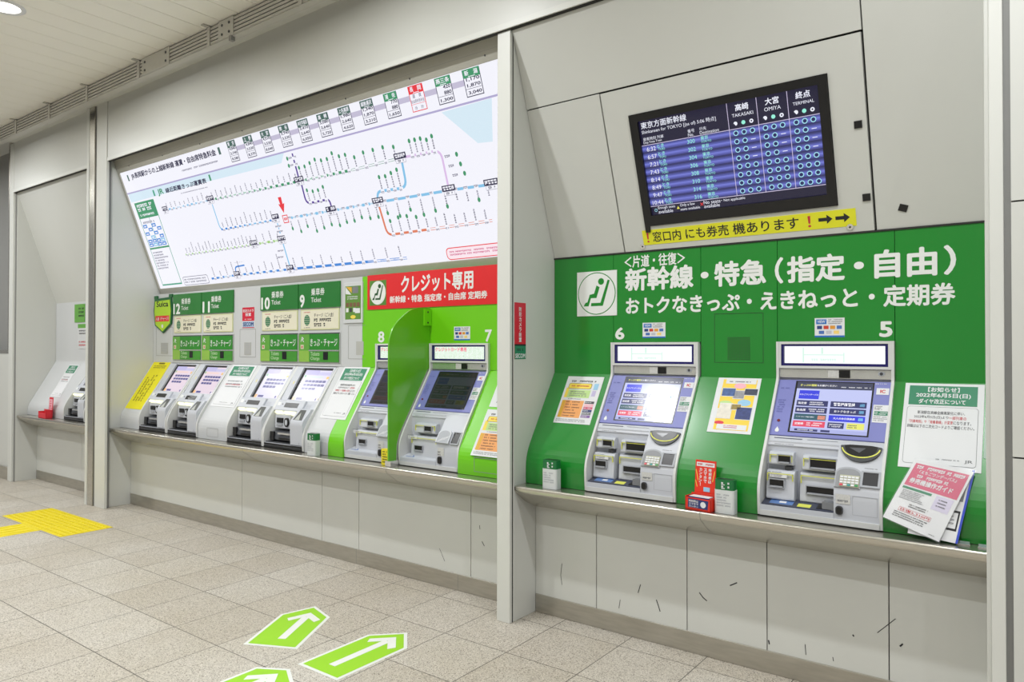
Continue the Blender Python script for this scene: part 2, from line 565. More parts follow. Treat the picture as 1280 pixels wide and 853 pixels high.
J2 = [(-5.2153, 0.2993)[0], (-4.2211, 0.3059)[0], (-3.8292, 0.3041)[0], (-2.8277, 0.2537)[0]]
lower_wall('wall_lower_middle', -7.05, -2.44, J2, [([(-2.7595, 0.4223), (-2.7564, 0.3989)], .004), ([(-2.7409, 0.3300), (-2.7225, 0.3045)], .005), ([(-3.0814, 0.2310), (-3.0377, 0.1592)], .003)])
lower_wall('wall_lower_left', -9.24, -7.11, [-8.1])

def baseboard(name, x0, x1, joints=()):
    m = MB()
    m.box(Frame((0, 3.357, 0), (1, 0, 0), (0, 0, 1)), (x0, .0, x1, .102), -.02, 0, STEELB, bev=.004)
    for j in joints:
        m.cube(j - .0012, j + .0012, 3.3565, 3.36, 0.003, .1, GREYGAP)
    return struct(m, name)
baseboard('baseboard_right', -2.35, -.19, [(-0.5597, 0.2704)[0]])
baseboard('baseboard_middle', -7.048, -2.44, [(-3.8484, 0.0824)[0], (-2.9260, 0.0426)[0]])
baseboard('baseboard_left', -9.238, -7.11)
mb = MB(); mb.cube(-13, -9.37, 3.135, 3.16, 0, .14, STEELB); struct(mb, 'baseboard_far_left')

# blank slanted soffit above each bay (the far one is plain)
def closed_slope(m, fr, x0, x1, v0, v1, th, mt):
    return m.box(fr, (x0, v0, x1, v1), -th, 0, mt)
m = MB(); closed_slope(m, Frame((0, 3.553, 1.985), (1, 0, 0), (0, -.40, 1.22)), -9.24, -7.2, 0, 1.29, .03, PANEL); pass
struct(m, 'wall_upper_far')
# grey housing of the fare map bay, around the lit map

# back of the niches and an unseen opposite wall added for reflections and bounce
m = MB(); m.cube(-2.35, -.192, 3.64, 3.68, .60, 2.02, GAP); m.cube(-7.046, -2.442, 3.66, 3.70, .60, 2.06, GREYGAP); m.cube(-9.236, -7.13, 3.62, 3.66, .60, 2.0, GREYGAP); struct(m, 'wall_back')
m = MB(); m.cube(-13, 3.5, -6.1, -6.0, 0, 3.85, PANEL); struct(m, 'wall_opposite_added')

# ================================================================== counters
LEDGE = fillet([(3.30, .735), (3.158, .735), (3.160, .703), (3.262, .632), (3.366, .588)], [0, .012, .02, .03, 0]) + [(3.40, .60), (3.40, .735)]
def counter(name, x0, x1, label, seams=()):
    m = MB()
    m.sweepx(LEDGE, x0, x1, STEEL, smooth=False)
    for x in seams:
        m.sweepx([(y - .0006 if i < 18 else y, z + (.0004 if z > .72 else -.0004)) for i, (y, z) in enumerate(LEDGE)], x - .0012, x + .0012, GREYGAP)
    return m.build(name, label=label, cat='counter')
counter('counter', -2.349, -.192, 'stainless steel counter ledge in front of the dark green ticket housing', [-1.30])
counter('counter', -7.046, -2.442, 'long stainless steel counter ledge under the lit fare map', [-4.9, -3.35])
counter('counter', -9.236, -7.13, 'stainless steel counter ledge in the far left bay behind the steel post')

# ================================================================== right bay: green housing
def slope_profile(dy=0.0, n=0.0, z0=.737, ztop=1.336, deep=3.66):
    """(y, z) outline: front, knee, slope, back."""
    k = math.sqrt(.285 ** 2 + .446 ** 2); ny, nz = -.446 / k, .285 / k
    P = [(3.265 + dy - n, z0), (3.265 + dy - n, .89 + n * .3), (3.55 + dy - n, 1.336 - n * .05), (3.55 + dy - n, ztop)]
    P[1] = (3.265 + dy - n, .89 + n * .30)
    return fillet(P, [0, .07, .02, 0]) + [(deep, ztop), (deep, z0)]

hs = thing('sign_fascia', 'dark green upper fascia with large white Japanese lettering over the two right-hand machines', 'fascia', (-1.27, 3.55, 1.334))
m = MB()
for a, b, w in ((-2.35, -1.968, 'beside the white pier'), (-1.461, -1.072, 'between machines 6 and 5'), (-.565, -.192, 'behind the pink leaflet at the right end')):
    m.sweepx(slope_profile(ztop=1.332), a, b, GREEN)
    m.build('slope_cover', label='dark green sloping cover ' + w, cat='cover', group='dark green sloping covers'); m = MB()
SX = [-2.35, -1.959, -1.4535, -1.0693, -.5643, -.192]
for i in range(5):
    a, b = SX[i] + .001, SX[i + 1] - .001
    m = MB(); m.box(W1, (a, 1.334 if i in (0, 2, 4) else 1.512, b, 2.0), -.05, 0, GREEN, bev=.0015)
    if i == 2:
        r = (-1.3821, 1.4083, -1.1361, 1.6538)
        m.ring(W1, r, (r[0] + .002, r[1] + .002, r[2] - .002, r[3] - .002), .0002, .0006, GAP)
        q = (-1.3106, 1.4249, -1.2037, 1.5325)
        for p in range(14):
            for k in range(14):
                m.face(W1, ell(q[0] + (q[2] - q[0]) * p / 13, q[1] + (q[3] - q[1]) * k / 13, .0028, seg=6), .0008, GAP)
    m.build('panel', hs)
m = MB()
m.text(W1, '＜片道・往復＞', (-1.890, 1.918, -1.538, 1.984), .0012, WPAINT, .022)
m.build('lettering', hs); m = MB(); y0, y1 = 1.790, 1.917
for s, a0, a1 in (('新幹線', (-1.8859, 1.8553)[0], (-1.4917, 1.8459)[0]), ('特急', (-1.3817, 1.8485)[0], (-1.1212, 1.8502)[0]), ('指定', (-1.0238, 1.8526)[0], (-0.7665, 1.8523)[0]), ('自由', (-0.6455, 1.8600)[0], (-0.4018, 1.8505)[0]), ('（', (-1.0805, 1.8562)[0], (-1.0404, 1.8536)[0]), ('）', (-0.3782, 1.8563)[0], (-0.3330, 1.8530)[0])):
    m.text(W1, s, (a0, y0, a1, y1), .0012, WPAINT, .034)
for q in ((-1.4324, 1.8498), (-0.7083, 1.8564)): m.face(W1, ell(q[0], (y0 + y1) / 2, .021, .017, 20), .0012, WPAINT)
m.build('lettering', hs); m = MB(); m.text(W1, 'おトクなきっぷ・えきねっと・定期券', (-1.882, 1.663, -.336, 1.7585), .0012, WPAINT, .03)
m.build('lettering', hs); m = MB(); m.text(W1, '6', (-1.9477, 1.5276, -1.8905, 1.5949), .0012, WPAINT, .035)
m.build('machine_number', hs); m = MB(); m.text(W1, '5', (-0.6265, 1.5294, -0.5730, 1.5994), .0012, WPAINT, .035)
m.build('machine_number', hs)

def seat_pictogram(fr, r, n, sq, line, mbx):
    """Reclining seated figure in a ring, on a square plate."""
    u0, v0, u1, v1 = r
    S = lambda a, b: (u0 + (u1 - u0) * a, v0 + (v1 - v0) * b)
    mbx.box(fr, r, 0, n, sq)
    w = (u1 - u0)
    mbx.face(fr, ell((u0 + u1) / 2, (v0 + v1) / 2, w * .475, (v1 - v0) * .475, 40), n + .0004, line)
    mbx.face(fr, ell((u0 + u1) / 2, (v0 + v1) / 2, w * .455, (v1 - v0) * .455, 40), n + .0008, sq)
    k = n + .0012
    mbx.face(fr, ell(*S(.615, .765), w * .075, (v1 - v0) * .075), k, line)
    mbx.face(fr, [S(.50, .68), S(.58, .64), S(.50, .40), S(.36, .40), S(.30, .22), S(.17, .22), S(.22, .30), S(.27, .31), S(.33, .48), S(.44, .50)], k, line)
    mbx.face(fr, [S(.78, .80), S(.83, .78), S(.66, .22), S(.36, .22), S(.37, .29), S(.60, .29)], k, line)
m = MB(); seat_pictogram(W1, (-2.192, 1.662, -1.936, 1.913), .004, WPAINT, GREEN, m)
m.build('pictogram_sign', label='white square sign with a reclining seat pictogram on the dark green housing', cat='sign')

CARDS = [(40, 60, 120), (200, 60, 40), (220, 150, 50), (70, 110, 180), (190, 190, 200), (240, 210, 120)]
def card_sticker(fr, r, label):
    m = MB(); m.box(fr, r, 0, .0012, PAPER)
    u0, v0, u1, v1 = r; W = u1 - u0; H = v1 - v0; n = .0016
    m.rect(fr, (u0 + W * .05, v0 + H * .68, u0 + W * .40, v0 + H * .93), n, mat('card_blue', (40, 110, 190), .5))
    m.text(fr, 'VIEW', (u0 + W * .09, v0 + H * .74, u0 + W * .36, v0 + H * .88), n + .0004, PAPER, .02)
    m.greek(fr, (u0 + W * .46, v0 + H * .66, u0 + W * .96, v0 + H * .95), 3, n, GREYINK, 3)
    for i in range(4):
        m.rect(fr, (u0 + W * (.08 + .22 * i), v0 + H * .42, u0 + W * (.25 + .22 * i), v0 + H * .60), n, mat('card_%d' % i, CARDS[i], .5))
    for i in range(3):
        m.rect(fr, (u0 + W * (.14 + .25 * i), v0 + H * .17, u0 + W * (.32 + .25 * i), v0 + H * .34), n, mat('card_%d' % (i + 3), CARDS[i + 3 if i else 4], .5))
    m.rect(fr, (u0, v0, u1, v0 + H * .09), n, mat('card_blue', (40, 110, 190), .5))
    return m.build('card_sticker', label=label, cat='sticker', group='payment card stickers')
card_sticker(W1, (-1.7809, 1.5353, -1.6485, 1.6170), 'small payment card sticker under the big lettering, beside the white number 6')
card_sticker(W1, (-0.8985, 1.5312, -0.7692, 1.6203), 'small payment card sticker under the big lettering, beside the white number 5')

# -------- slanted panels above, with the departure board
UV1 = 1.275
m = MB()
m.box(U1, (-2.35, .004, -1.892, .848), -.03, 0, PANEL, bev=.001)
m.box(U1, (-2.35, .854, -.64, UV1), -.03, 0, PANEL, bev=.001)
m.box(U1, (-.634, .004, -.205, UV1), -.03, 0, PANEL, bev=.001)
m.box(U1, (-1.892, .004, -.64, .854), -.06, -.05, GAP)
m.rect(U1, (-2.35, 0, -.2, UV1), -.028, GAP)
m.cube(-2.35, -.2, 3.545, 3.6, 1.998, 2.006, GAP)
struct(m, 'wall_upper_right')
ap = thing('access_panel', 'pale hinged access panel around the departure board, held by small black catches', 'panel', tuple(U1.to(-1.26, 0, 0)))
BO = (-1.7425, .134, -.784, .7105)           # bezel opening
m = MB(); m.ring(U1, (-1.882, .008, -.6435, .845), BO, -.03, .004, PANEL); m.build('panel_face', ap)
for q in ((-0.6775, 0.4741), (-0.6654, 0.1575)):
    m = MB(); m.box(U1, (q[0] - .016, q[1] - .016, q[0] + .016, q[1] + .016), .004, .010, BLACK, bev=.002); m.build('catch', ap)
for q in ((-1.7738, 0.0307), (-0.7416, 0.0327)):
    m = MB(); m.prism(U1, ell(q[0], q[1], .014, seg=12), .004, .009, CHROME); m.prism(U1, ell(q[0], q[1], .005, seg=8), .009, .0105, DARK); m.build('lock', ap)
q = (-0.5257, 0.0932)
m = MB(); fr = U1.turned(q[0], q[1], -.35); m.box(fr, (-.017, -.015, .017, .015), 0, .003, BLACK); m.build('rubber_pad', label='small black square pad stuck tilted on the pale panel right of the departure board', cat='pad')

bd = thing('departure_board', 'flat departure display in a black frame showing blue rows of train times', 'display', tuple(U1.to(-1.26, .134, 0)))
SCR = (-1.6965, .1895, -.8265, .671)
m = MB(); m.ring(U1, (BO[0] + .002, BO[1] + .002, BO[2] - .002, BO[3] - .002), SCR, -.04, .012, BLACK); m.box(U1, (BO[0] + .002, .103, BO[0] + .028, .136), .004, .012, BLACK)
m.build('bezel', bd)
m = MB()
sx0, sy0, sx1, sy1 = SCR; SW = sx1 - sx0; SH = sy1 - sy0
m.box(U1, SCR, -.04, -.004, E('board_navy', (24, 22, 52), 1))
P_ = lambda a, b: (sx0 + SW * a, sy1 - SH * b)
hb, rb = .255, .905                               # header bottom, rows bottom (fraction from the top)
rowc = [E('row_%d' % i, c, 1) for i, c in enumerate([(62, 66, 128), (84, 90, 170), (112, 120, 208), (96, 102, 188), (72, 76, 148), (44, 46, 98)])]
WH = E('board_white', (236, 238, 250), 1.0); CY = E('board_cyan', (150, 236, 216), 1.0); RG = E('board_ring', (160, 220, 236), 1.0); LV = E('board_rule', (206, 196, 226), 1.0)
RH = (rb - hb) / 8
for k in range(8):
    for j, mm in enumerate(rowc):
        a = hb + RH * (k + j / 6); b = hb + RH * (k + (j + 1) / 6)
        m.rect(U1, (sx0, P_(0, b)[1], sx1, P_(0, a)[1]), -.0035, mm)
def bt(s, a0, b0, a1, b1, mm=WH, bold=.0, al='l'):
    m.text(U1, s, (*P_(a0, b1), *P_(a1, b0)), -.002, mm, bold, keep=True, align=al)
for b in (hb, rb):
    m.rect(U1, (sx0, P_(0, b)[1] - .0015, sx1, P_(0, b)[1] + .0015), -.0025, LV)
SEP = [.527, .687, .845]
for a in SEP:
    m.rect(U1, (P_(a, 0)[0] - .0013, P_(0, rb)[1], P_(a, 0)[0] + .0013, sy1), -.0025, LV)
bt('東京方面新幹線', .012, .015, .30, .085, bold=.01)
bt('Shinkansen for TOKYO [(as of) 5:06 時点]', .012, .095, .50, .145)
bt('発車時刻 列車', .014, .175, .16, .21); bt('Dep.Time Train', .014, .215, .16, .245)
bt('番号', .29, .175, .335, .21); bt('No.', .29, .215, .325, .245)
bt('行先', .36, .175, .41, .21); bt('Destination', .36, .215, .47, .245)
for (a0, a1), j, e in zip(((.53, .685), (.69, .843), (.85, .995)), ('高崎', '大宮', '終点'), ('TAKASAKI', 'OMIYA', 'TERMINAL')):
    bt(j, a0, .025, a1, .09, bold=.02, al='c'); bt(e, a0 + .02, .11, a1 - .02, .145, al='c')
    for t, c in zip((.22, .5, .78), (WH, CY, WH)):
        u, v = P_(a0 + (a1 - a0) * t, .205); m.face(U1, ell(u, v, .0095, seg=14), -.002, c)
    u, v = P_(a0 + (a1 - a0) * .78, .205); m.face(U1, ell(u, v, .004, seg=8), -.0016, E('board_navy', (24, 22, 52), 1))
    u, v = P_(a0 + (a1 - a0) * .22, .205); m.face(U1, [(u - .009, v - .011), (u + .002, v - .011), (u - .009, v + .004)], -.0016, E('board_navy', (24, 22, 52), 1))
rows = [('6:32', '300', 3), ('6:57', '302', 2), ('7:21', '304', 2), ('7:43', '306', 2), ('8:14', '308', 3), ('8:49', '310', 3), ('9:47', '314', 3), ('10:44', '316', 3)]
for k, (t, no, oo) in enumerate(rows):
    a = hb + RH * k
    bt(t, .015, a + RH * .28, .085, a + RH * .82, al='r'); bt('とき', .095, a + RH * .10, .165, a + RH * .58, CY, .008); bt('TOKI', .10, a + RH * .64, .15, a + RH * .92, CY)
    bt(no, .28, a + RH * .25, .345, a + RH * .75, CY); bt('東京', .36, a + RH * .10, .41, a + RH * .58, CY, .008); bt('TOKYO', .36, a + RH * .64, .42, a + RH * .92, CY)
    for a0, a1 in ((.53, .685), (.69, .843), (.85, .995)):
        for i, q in enumerate((.2, .49, .78)):
            u, v = P_(a0 + (a1 - a0) * q, a + RH * .5)
            if i < oo:
                m.face(U1, ell(u, v, .0125, seg=18), -.0022, RG); m.face(U1, ell(u, v, .0085, seg=18), -.0018, E('ring_navy', (30, 34, 92), 1))
            else:
                m.rect(U1, (u - .011, v - .0015, u + .011, v + .0015), -.002, WH)
for a0, s1, s2 in ((.045, 'Enough seats', 'available'), (.185, 'Only a few', 'seats available'), (.33, 'No seats', 'available')):
    bt(s1, a0, .915, a0 + .12, .95); bt(s2, a0, .955, a0 + .12, .99)
bt('− Not applicable', .43, .92, .57, .955)
u, v = P_(.03, .95); m.face(U1, ell(u, v, .008, seg=12), -.0022, RG); m.face(U1, ell(u, v, .0055, seg=12), -.0018, E('board_navy', (24, 22, 52), 1))
u, v = P_(.172, .95); m.face(U1, [(u - .008, v - .007), (u + .008, v - .007), (u, v + .008)], -.002, E('board_yellow', (230, 220, 90), 1))
u, v = P_(.318, .945); m.strip(U1, [(u - .007, v - .007), (u + .007, v + .007)], .003, -.002, E('board_red', (230, 60, 60), 1)); m.strip(U1, [(u - .007, v + .007), (u + .007, v - .007)], .003, -.002, E('board_red', (230, 60, 60), 1))
m.build('screen', bd)

m = MB(); r = (-1.7655, .036, -.714, .1155)
YB = mat('yellow_banner', (226, 224, 40), .5)
m.box(U1, r, .004, .0055, YB)
bu = lambda a: r[0] + (r[2] - r[0]) * a
def bn(s, a0, a1, mm, y0=.15, y1=.85): m.text(U1, s, (bu(a0), r[1] + .0795 * y0, bu(a1), r[1] + .0795 * y1), .006, mm, .012)
bn('！', .022, .034, REDINK, .16, .82); bn('窓口内', .055, .205, INK); bn('にも券売', .230, .445, INK); bn('機あります', .465, .765, INK); bn('！', .803, .816, REDINK, .16, .82)
for a in (.848, .918):
    x0, x1 = bu(a), bu(a + .058); yc = r[1] + .042
    m.face(U1, [(x0, yc - .008), (x0 + .036, yc - .008), (x0 + .036, yc - .021), (x1, yc), (x0 + .036, yc + .021), (x0 + .036, yc + .008), (x0, yc + .008)], .006, INK)
m.build('banner', label='yellow paper banner with black Japanese writing and two arrows below the departure board', cat='banner')

# ================================================================== credit and reserved-seat ticket machines (four of one family)
LIT = E('header_lit', (250, 252, 255), 1.05)
def cheek_profile(n=.014):
    """Closed (y, z) outline of a machine's side: base, bulged front, slope, head."""
    P = [(3.262 - n * .4, .741), (3.262 - n, .87), (3.30 - n * .8, .955), (3.548 - n, 1.336), (3.545 - n, 1.512)]
    return fillet(P, [0, .10, .10, .02, 0], 5) + [(3.60, 1.512), (3.60, 1.30), (3.42, .95), (3.42, .741)]

def lower_cavity(m, x0, x1, zb, fr_s, fr_f, vtop, depth=.10):
    """Open-fronted recess: back, floor and the slope lip above it."""
    yb = fr_f.o.y + depth
    m.cube(x0, x1, yb, yb + .02, zb - .02, 1.06, SILVER)
    m.cube(x0, x1, fr_f.o.y + .004, yb + .01, zb - .045, zb, SILVER)

def module(m, x0, x1, z0, z1, y0, y1, mt, r=.02, tilt=.012):
    """Rounded block standing out of the recess's back, y0 front to y1 back."""
    prof = fillet([(y1, z0), (y0, z0), (y0 + tilt, z1), (y1, z1)], [0, r * .6, r, 0], 4)
    m.sweepx(prof, x0, x1, mt)

def express(root, variant):
    S, F, W = S1, F1, W1
    X0, X1 = -1.070, -.565
    cp = cheek_profile()
    for a in (X0, X1 - .012):
        m = MB(); m.sweepx(cp, a, a + .012, CHEEK); m.build('side_cheek', root)
    m = MB(); m.cube(X0 + .012, X1 - .012, 3.252, 3.40, .741, .764, CHEEK); m.build('base_rail', root)
    # head: lit header and reader strip
    h0 = (-1.0550, 1.3940, -0.5708, 1.5053)
    m = MB(); m.ring(W, (X0 + .010, 1.386, X1 - .010, 1.512), (X0 + .022, 1.398, X1 - .024, 1.500), -.03, .016, CHEEK); m.cube(X0 + .01, X1 - .01, 3.56, 3.60, 1.33, 1.512, SILVER)
    m.ring(W, (X0 + .022, 1.398, X1 - .024, 1.500), (X0 + .034, 1.410, X1 - .036, 1.490), -.02, .012, mat('header_navy', (30, 26, 96), .25))
    hd = m.build('header', root)
    m = MB(); r = (X0 + .034, 1.410, X1 - .036, 1.490); m.rect(W, r, -.002, LIT)
    HW = r[2] - r[0]
    if variant == 'credit':
        m.text(W, 'クレジットカード専用', (r[0] + .006, 1.458, r[0] + HW * .64, 1.486), .0, E('header_pink', (250, 110, 140), 1), .03)
        m.rect(W, (r[0] + HW * .22, 1.412, r[0] + HW * .225, 1.455), 0, E('header_mint', (214, 246, 230), 1)); m.rect(W, (r[0] + HW * .6, 1.412, r[0] + HW * .605, 1.48), 0, E('header_mint', (214, 246, 230), 1))
    else:
        G = E('header_mint', (214, 246, 230), 1)
        for a, b, c, d in ((.19, .06, .205, .92), (.38, .55, .40, .92), (.19, .47, .61, .52), (.60, .06, .61, .62)):
            m.rect(W, (r[0] + HW * a, r[1] + .08 * b, r[0] + HW * c, r[1] + .08 * d), 0, G)
        m.greek(W, (r[0] + HW * .28, r[1] + .008, r[0] + HW * .55, r[1] + .026), 1, .0, G, 4)
    m.build('lit_panel', hd)
    m = MB(); m.box(W, (X0 + .012, 1.342, X1 - .012, 1.384), -.02, .006, CHROME, bev=.002)
    g = (-0.8394, 1.3477, -0.7454, 1.3792)
    m.box(W, (g[0], 1.345, (g[0] + g[2]) / 2, 1.381), .006, .010, mat('sparkle_sticker', (200, 200, 198), .3, var=.25, scale=160)); m.box(W, ((g[0] + g[2]) / 2, 1.345, g[2], 1.381), .006, .010, BLACK)
    c = (-0.6173, 1.3671)
    m.prism(W, ell(c[0], c[1], .014, .010, 16), .006, .009, SILVER2); m.prism(W, ell(c[0], c[1], .007, .007, 12), .009, .010, DARK)
    m.build('reader_strip', root)
    # lilac control panel on the slope, with the touch screen
    m = MB(); m.box(S, (X0 + .012, .228, X1 - .012, .522), -.04, .004, LILAC, bev=.003)
    SCN = (-.979, .246, -.643, .516)
    m.rect(S, SCN, .0045, BLACK)
    n = .005
    q = (-1.0269, 0.3025); m.prism(S, ell(*q, .007, seg=14), .003, .006, mat('maroon_lamp', (110, 24, 40), .3))
    q = (-1.0270, 0.2549); m.face(S, [(q[0], q[1] + .016), (q[0] - .008, q[1] + .002), (q[0] - .009, q[1] - .006), (q[0] - .004, q[1] - .011), (q[0] + .004, q[1] - .011), (q[0] + .009, q[1] - .006), (q[0] + .008, q[1] + .002)], n, WPAINT)
    r = (-1.0437, 0.3431, -1.0054, 0.4158)
    LG = mat('lilac_print', (94, 98, 164), .5)
    m.greek(S, r, 6, n, LG, 5); m.greek(S, (-1.0418, 0.4684, -0.9946, 0.4808), 1, n, LG, 6); m.greek(S, (-0.6403, 0.5071, -0.5899, 0.5141), 1, n, WPAINT, 7)
    cpn = m.build('control_panel', root)
    m = MB(); r = (-0.6326, 0.4565, -0.5825, 0.4888); m.box(S, r, .003, .0055, PAPER)
    m.text(S, 'IC', (r[0] + (r[2] - r[0]) * .3, r[1] + .008, r[0] + (r[2] - r[0]) * .72, r[3] - .008), .006, REDINK, .04); m.build('badge', cpn)
    m = MB(); r = (-0.6373, 0.3191, -0.5702, 0.4053); m.box(S, r, .003, .005, PAPER)
    w = r[2] - r[0]; h = r[3] - r[1]
    m.rect(S, (r[0] + w * .08, r[1] + h * .40, r[2] - w * .05, r[1] + h * .64), .0054, PGREEN); m.greek(S, (r[0] + w * .1, r[1] + h * .43, r[2] - w * .08, r[1] + h * .61), 2, .0058, PAPER, 3)
    m.greek(S, (r[0] + w * .06, r[1] + h * .70, r[0] + w * .55, r[1] + h * .95), 3, .0054, INK, 8); m.greek(S, (r[0] + w * .06, r[1] + h * .06, r[2] - w * .05, r[1] + h * .36), 3, .0054, GREYINK, 9)
    m.build('info_sticker', cpn)
    # screen picture
    m = MB(); sx0, sy0, sx1, sy1 = (-.970, .252, -.650, .510); sw, sh = sx1 - sx0, sy1 - sy0
    dim = {'credit': .035, 'seat': 1.0}[variant]
    def EE(nm, c): return E('%s_%s' % (nm, variant), c, dim if variant == 'credit' else 1.0, rough=.16)
    def sr(a0, b0, a1, b1, mm, k=.0055): m.rect(S, (sx0 + sw * a0, sy1 - sh * b1, sx0 + sw * a1, sy1 - sh * b0), k, mm)
    def st(s, a0, b0, a1, b1, mm, bold=.02, k=.0062): m.text(S, s, (sx0 + sw * a0, sy1 - sh * b1, sx0 + sw * a1, sy1 - sh * b0), k, mm, bold, keep=True, align='l')
    sr(0, 0, 1, 1, EE('screen_pale', (196, 202, 246)), .0048)
    sr(0, 0, 1, .135, EE('screen_slate', (70, 74, 98))); sr(0, .93, 1, 1, EE('screen_foot', (176, 182, 232)))
    TW = EE('screen_white', (250, 250, 255)); TN = EE('screen_navy', (58, 62, 110)); TB = EE('screen_blue', (62, 72, 226)); TR_ = EE('screen_rose', (232, 84, 110)); TY = EE('screen_yellow', (236, 236, 120)); TT = EE('screen_teal', (60, 98, 112)); TS = EE('screen_salmon', (228, 150, 130))
    st('きっぷの種類', .045, .03, .27, .10, TY); st('をお選びください', .275, .03, .54, .10, TW)
    for i in range(4): m.greek(S, (sx0 + sw * (.60 + .1 * i), sy1 - sh * .105, sx0 + sw * (.69 + .1 * i), sy1 - sh * .075), 1, .0062, TW, i)
    sr(.045, .17, .32, .345, TB); st('えちごワンデーパス', .055, .23, .31, .285, TW)
    for k, (s, c) in enumerate((('指定席', TN), ('自由席', TN), ('インターネット予約の受取り', TT), ('定期券', TR_))):
        y = .375 + .137 * k
        sr(.03 - k * .002, y, .455, y + .115, c); st(s, .05, y + .03, .30 if k == 2 else .17, y + .085, TW)
        if k == 2: sr(.345, y + .02, .445, y + .098, TS)
        else: m.greek(S, (sx0 + sw * .21, sy1 - sh * (y + .10), sx0 + sw * .43, sy1 - sh * (y + .02)), 2, .0062, TW, k)
    for k, (s, c) in enumerate((('乗換案内から購入', TN), ('おトクなきっぷ', TN), ('大人の休日倶楽部', TB))):
        y = .375 + .137 * k
        sr(.49, y, .955, y + .115, c)
        if k: st(s, .55, y + .03, .83, y + .085, TW)
        else: m.greek(S, (sx0 + sw * .53, sy1 - sh * (y + .09), sx0 + sw * .84, sy1 - sh * (y + .025)), 1, .0062, TW, 51, ragged=.05, gap=.1)
        sr(.87, y + .03, .93, y + .085, EE('screen_sky', (130, 200, 240)))
    sr(.49, .79, .70, .90, TN); m.greek(S, (sx0 + sw * .51, sy1 - sh * .885, sx0 + sw * .68, sy1 - sh * .81), 2, .0062, TW, 31)
    sr(.735, .785, .955, .90, TY); m.greek(S, (sx0 + sw * .75, sy1 - sh * .885, sx0 + sw * .88, sy1 - sh * .81), 2, .0062, TN, 33)
    sr(.06, .945, .37, .985, TN, .006); sr(.41, .945, .53, .985, TN, .006); m.greek(S, (sx0 + sw * .1, sy1 - sh * .98, sx0 + sw * .35, sy1 - sh * .95), 1, .0066, TW, 34)
    m.build('screen', cpn)
    # grey fascia below
    rx = -.752               # left edge of the payment side
    m = MB()
    m.box(S, (X0 + .012, .178, X1 - .012, .226), -.05, .003, SILVER, bev=.003)
    if variant == 'seat':
        prof = [(y, z) for y, z in fillet([(3.258, .762), (3.258, .90), (3.258 + .104, .90 + .104 / .639)], [0, .05, 0], 5)]
    else:
        prof = [(y, z) for y, z in fillet([(3.258, .762), (3.258, .905), (3.258 + .104, .905 + .104 / .639)], [0, .05, 0], 5)]
    prof += [(3.42, prof[-1][1]), (3.42, .762)]
    pm = MB(); pm.sweepx(prof, rx, X1 - .012, SILVER)
    lower_cavity(m, X0 + .012, rx, .785, S, F, .18)
    m.cube(X0 + .012, rx, 3.254, 3.30, .741, .786, SILVER)
    m.greek(S, (-1.0270, 0.1814, -0.9309, 0.1869), 1, .0035, GREYINK, 11)
    m.build('fascia', root)
    m = MB()
    for a in ((-1.0321, 0.2089, -0.9096, 0.2181), (-0.8881, 0.2102, -0.7614, 0.2165)):
        m.box(S, (a[0], a[1] + .004, a[2], a[3] - .002), .002, .005, mat('slate_label', (92, 98, 116), .5)); m.greek(S, (a[0] + .01, a[1] + .009, a[2] - .01, a[3] - .008), 1, .0054, SILVER, 2)
    m.build('label_strip', root)
    # coin and ticket modules in the recess
    yb = 3.365
    if variant == 'seat':
        mods = [('coin_slot', (-1.040, -.935, .958, 1.015), 3.322, (-.998, -.945, .968, 1.003)), ('note_slot', (-.895, rx, .945, 1.010), 3.322, (-.862, rx - .004, .956, 1.002)),
                ('ticket_outlet', (-1.045, -.925, .805, .935), 3.300, (-1.030, -.968, .862, .895)), ('change_outlet', (-.905, rx, .805, .935), 3.318, (-.876, rx - .004, .845, .878))]
    else:
        mods = [('coin_slot', (-.990, -.815, .942, 1.004), 3.318, (-.905, -.845, .954, .988)), ('ticket_outlet', (-1.005, -.785, .790, .925), 3.300, (-.972, -.905, .832, .864))]
    for nm, (a, b, z0, z1), yf, sl in mods:
        m = MB(); module(m, a, b, z0, z1, yf, yb, SILVER)
        fr = Frame((0, yf, 0), (1, 0, 0), (0, 0, 1))
        t = .0032
        zt = z1 - .012
        m.box(fr, (a + .004, zt - t, b - .004, zt), -.004, .0012, YEL); m.box(fr, (a + .004, zt - .035, a + .004 + t, zt), -.006, .0012, YEL)
        if nm in ('coin_slot', 'ticket_outlet'): m.box(fr, (b - .004 - t, zt - .03, b - .004, zt), -.006, .0012, YEL)
        md = m.build(nm, root)
        m = MB(); m.ring(fr, (sl[0] - .004, sl[2] - .004, sl[1] + .004, sl[3] + .004), (sl[0], sl[2], sl[1], sl[3]), -.002, .004, SILVER2); m.rect(fr, (sl[0], sl[2], sl[1], sl[3]), .001, BLACK)
        m.box(fr, (sl[0] + .004, sl[2], sl[1] - .004, sl[2] + .006), 0, .012, SILVER2)
        m.build('slot', md)
    m = MB(); fr = Frame((0, 3.30, 0), (1, 0, 0), (0, 0, 1))
    q = (-.972, .938, -.945, .953); m.box(Frame((0, 3.335, 0), (1, 0, 0), (0, 0, 1)), q, -.03, .004, DARK); m.greek(Frame((0, 3.3, 0), (1, 0, 0), (0, 0, 1)), (-1.035, .925, -.975, .932), 1, .001, GREYINK, 4)
    m.box(fr, (-1.028, .905, -.955, .922), -.002, .001, PAPER); m.greek(fr, (-1.024, .907, -.965, .92), 2, .0015, GREYINK, 5)
    m.build('display_light', root)
    # tray along the bottom
    m = MB(); T = Frame((0, 3.262, .787), (1, 0, 0), (0, .97, .24))
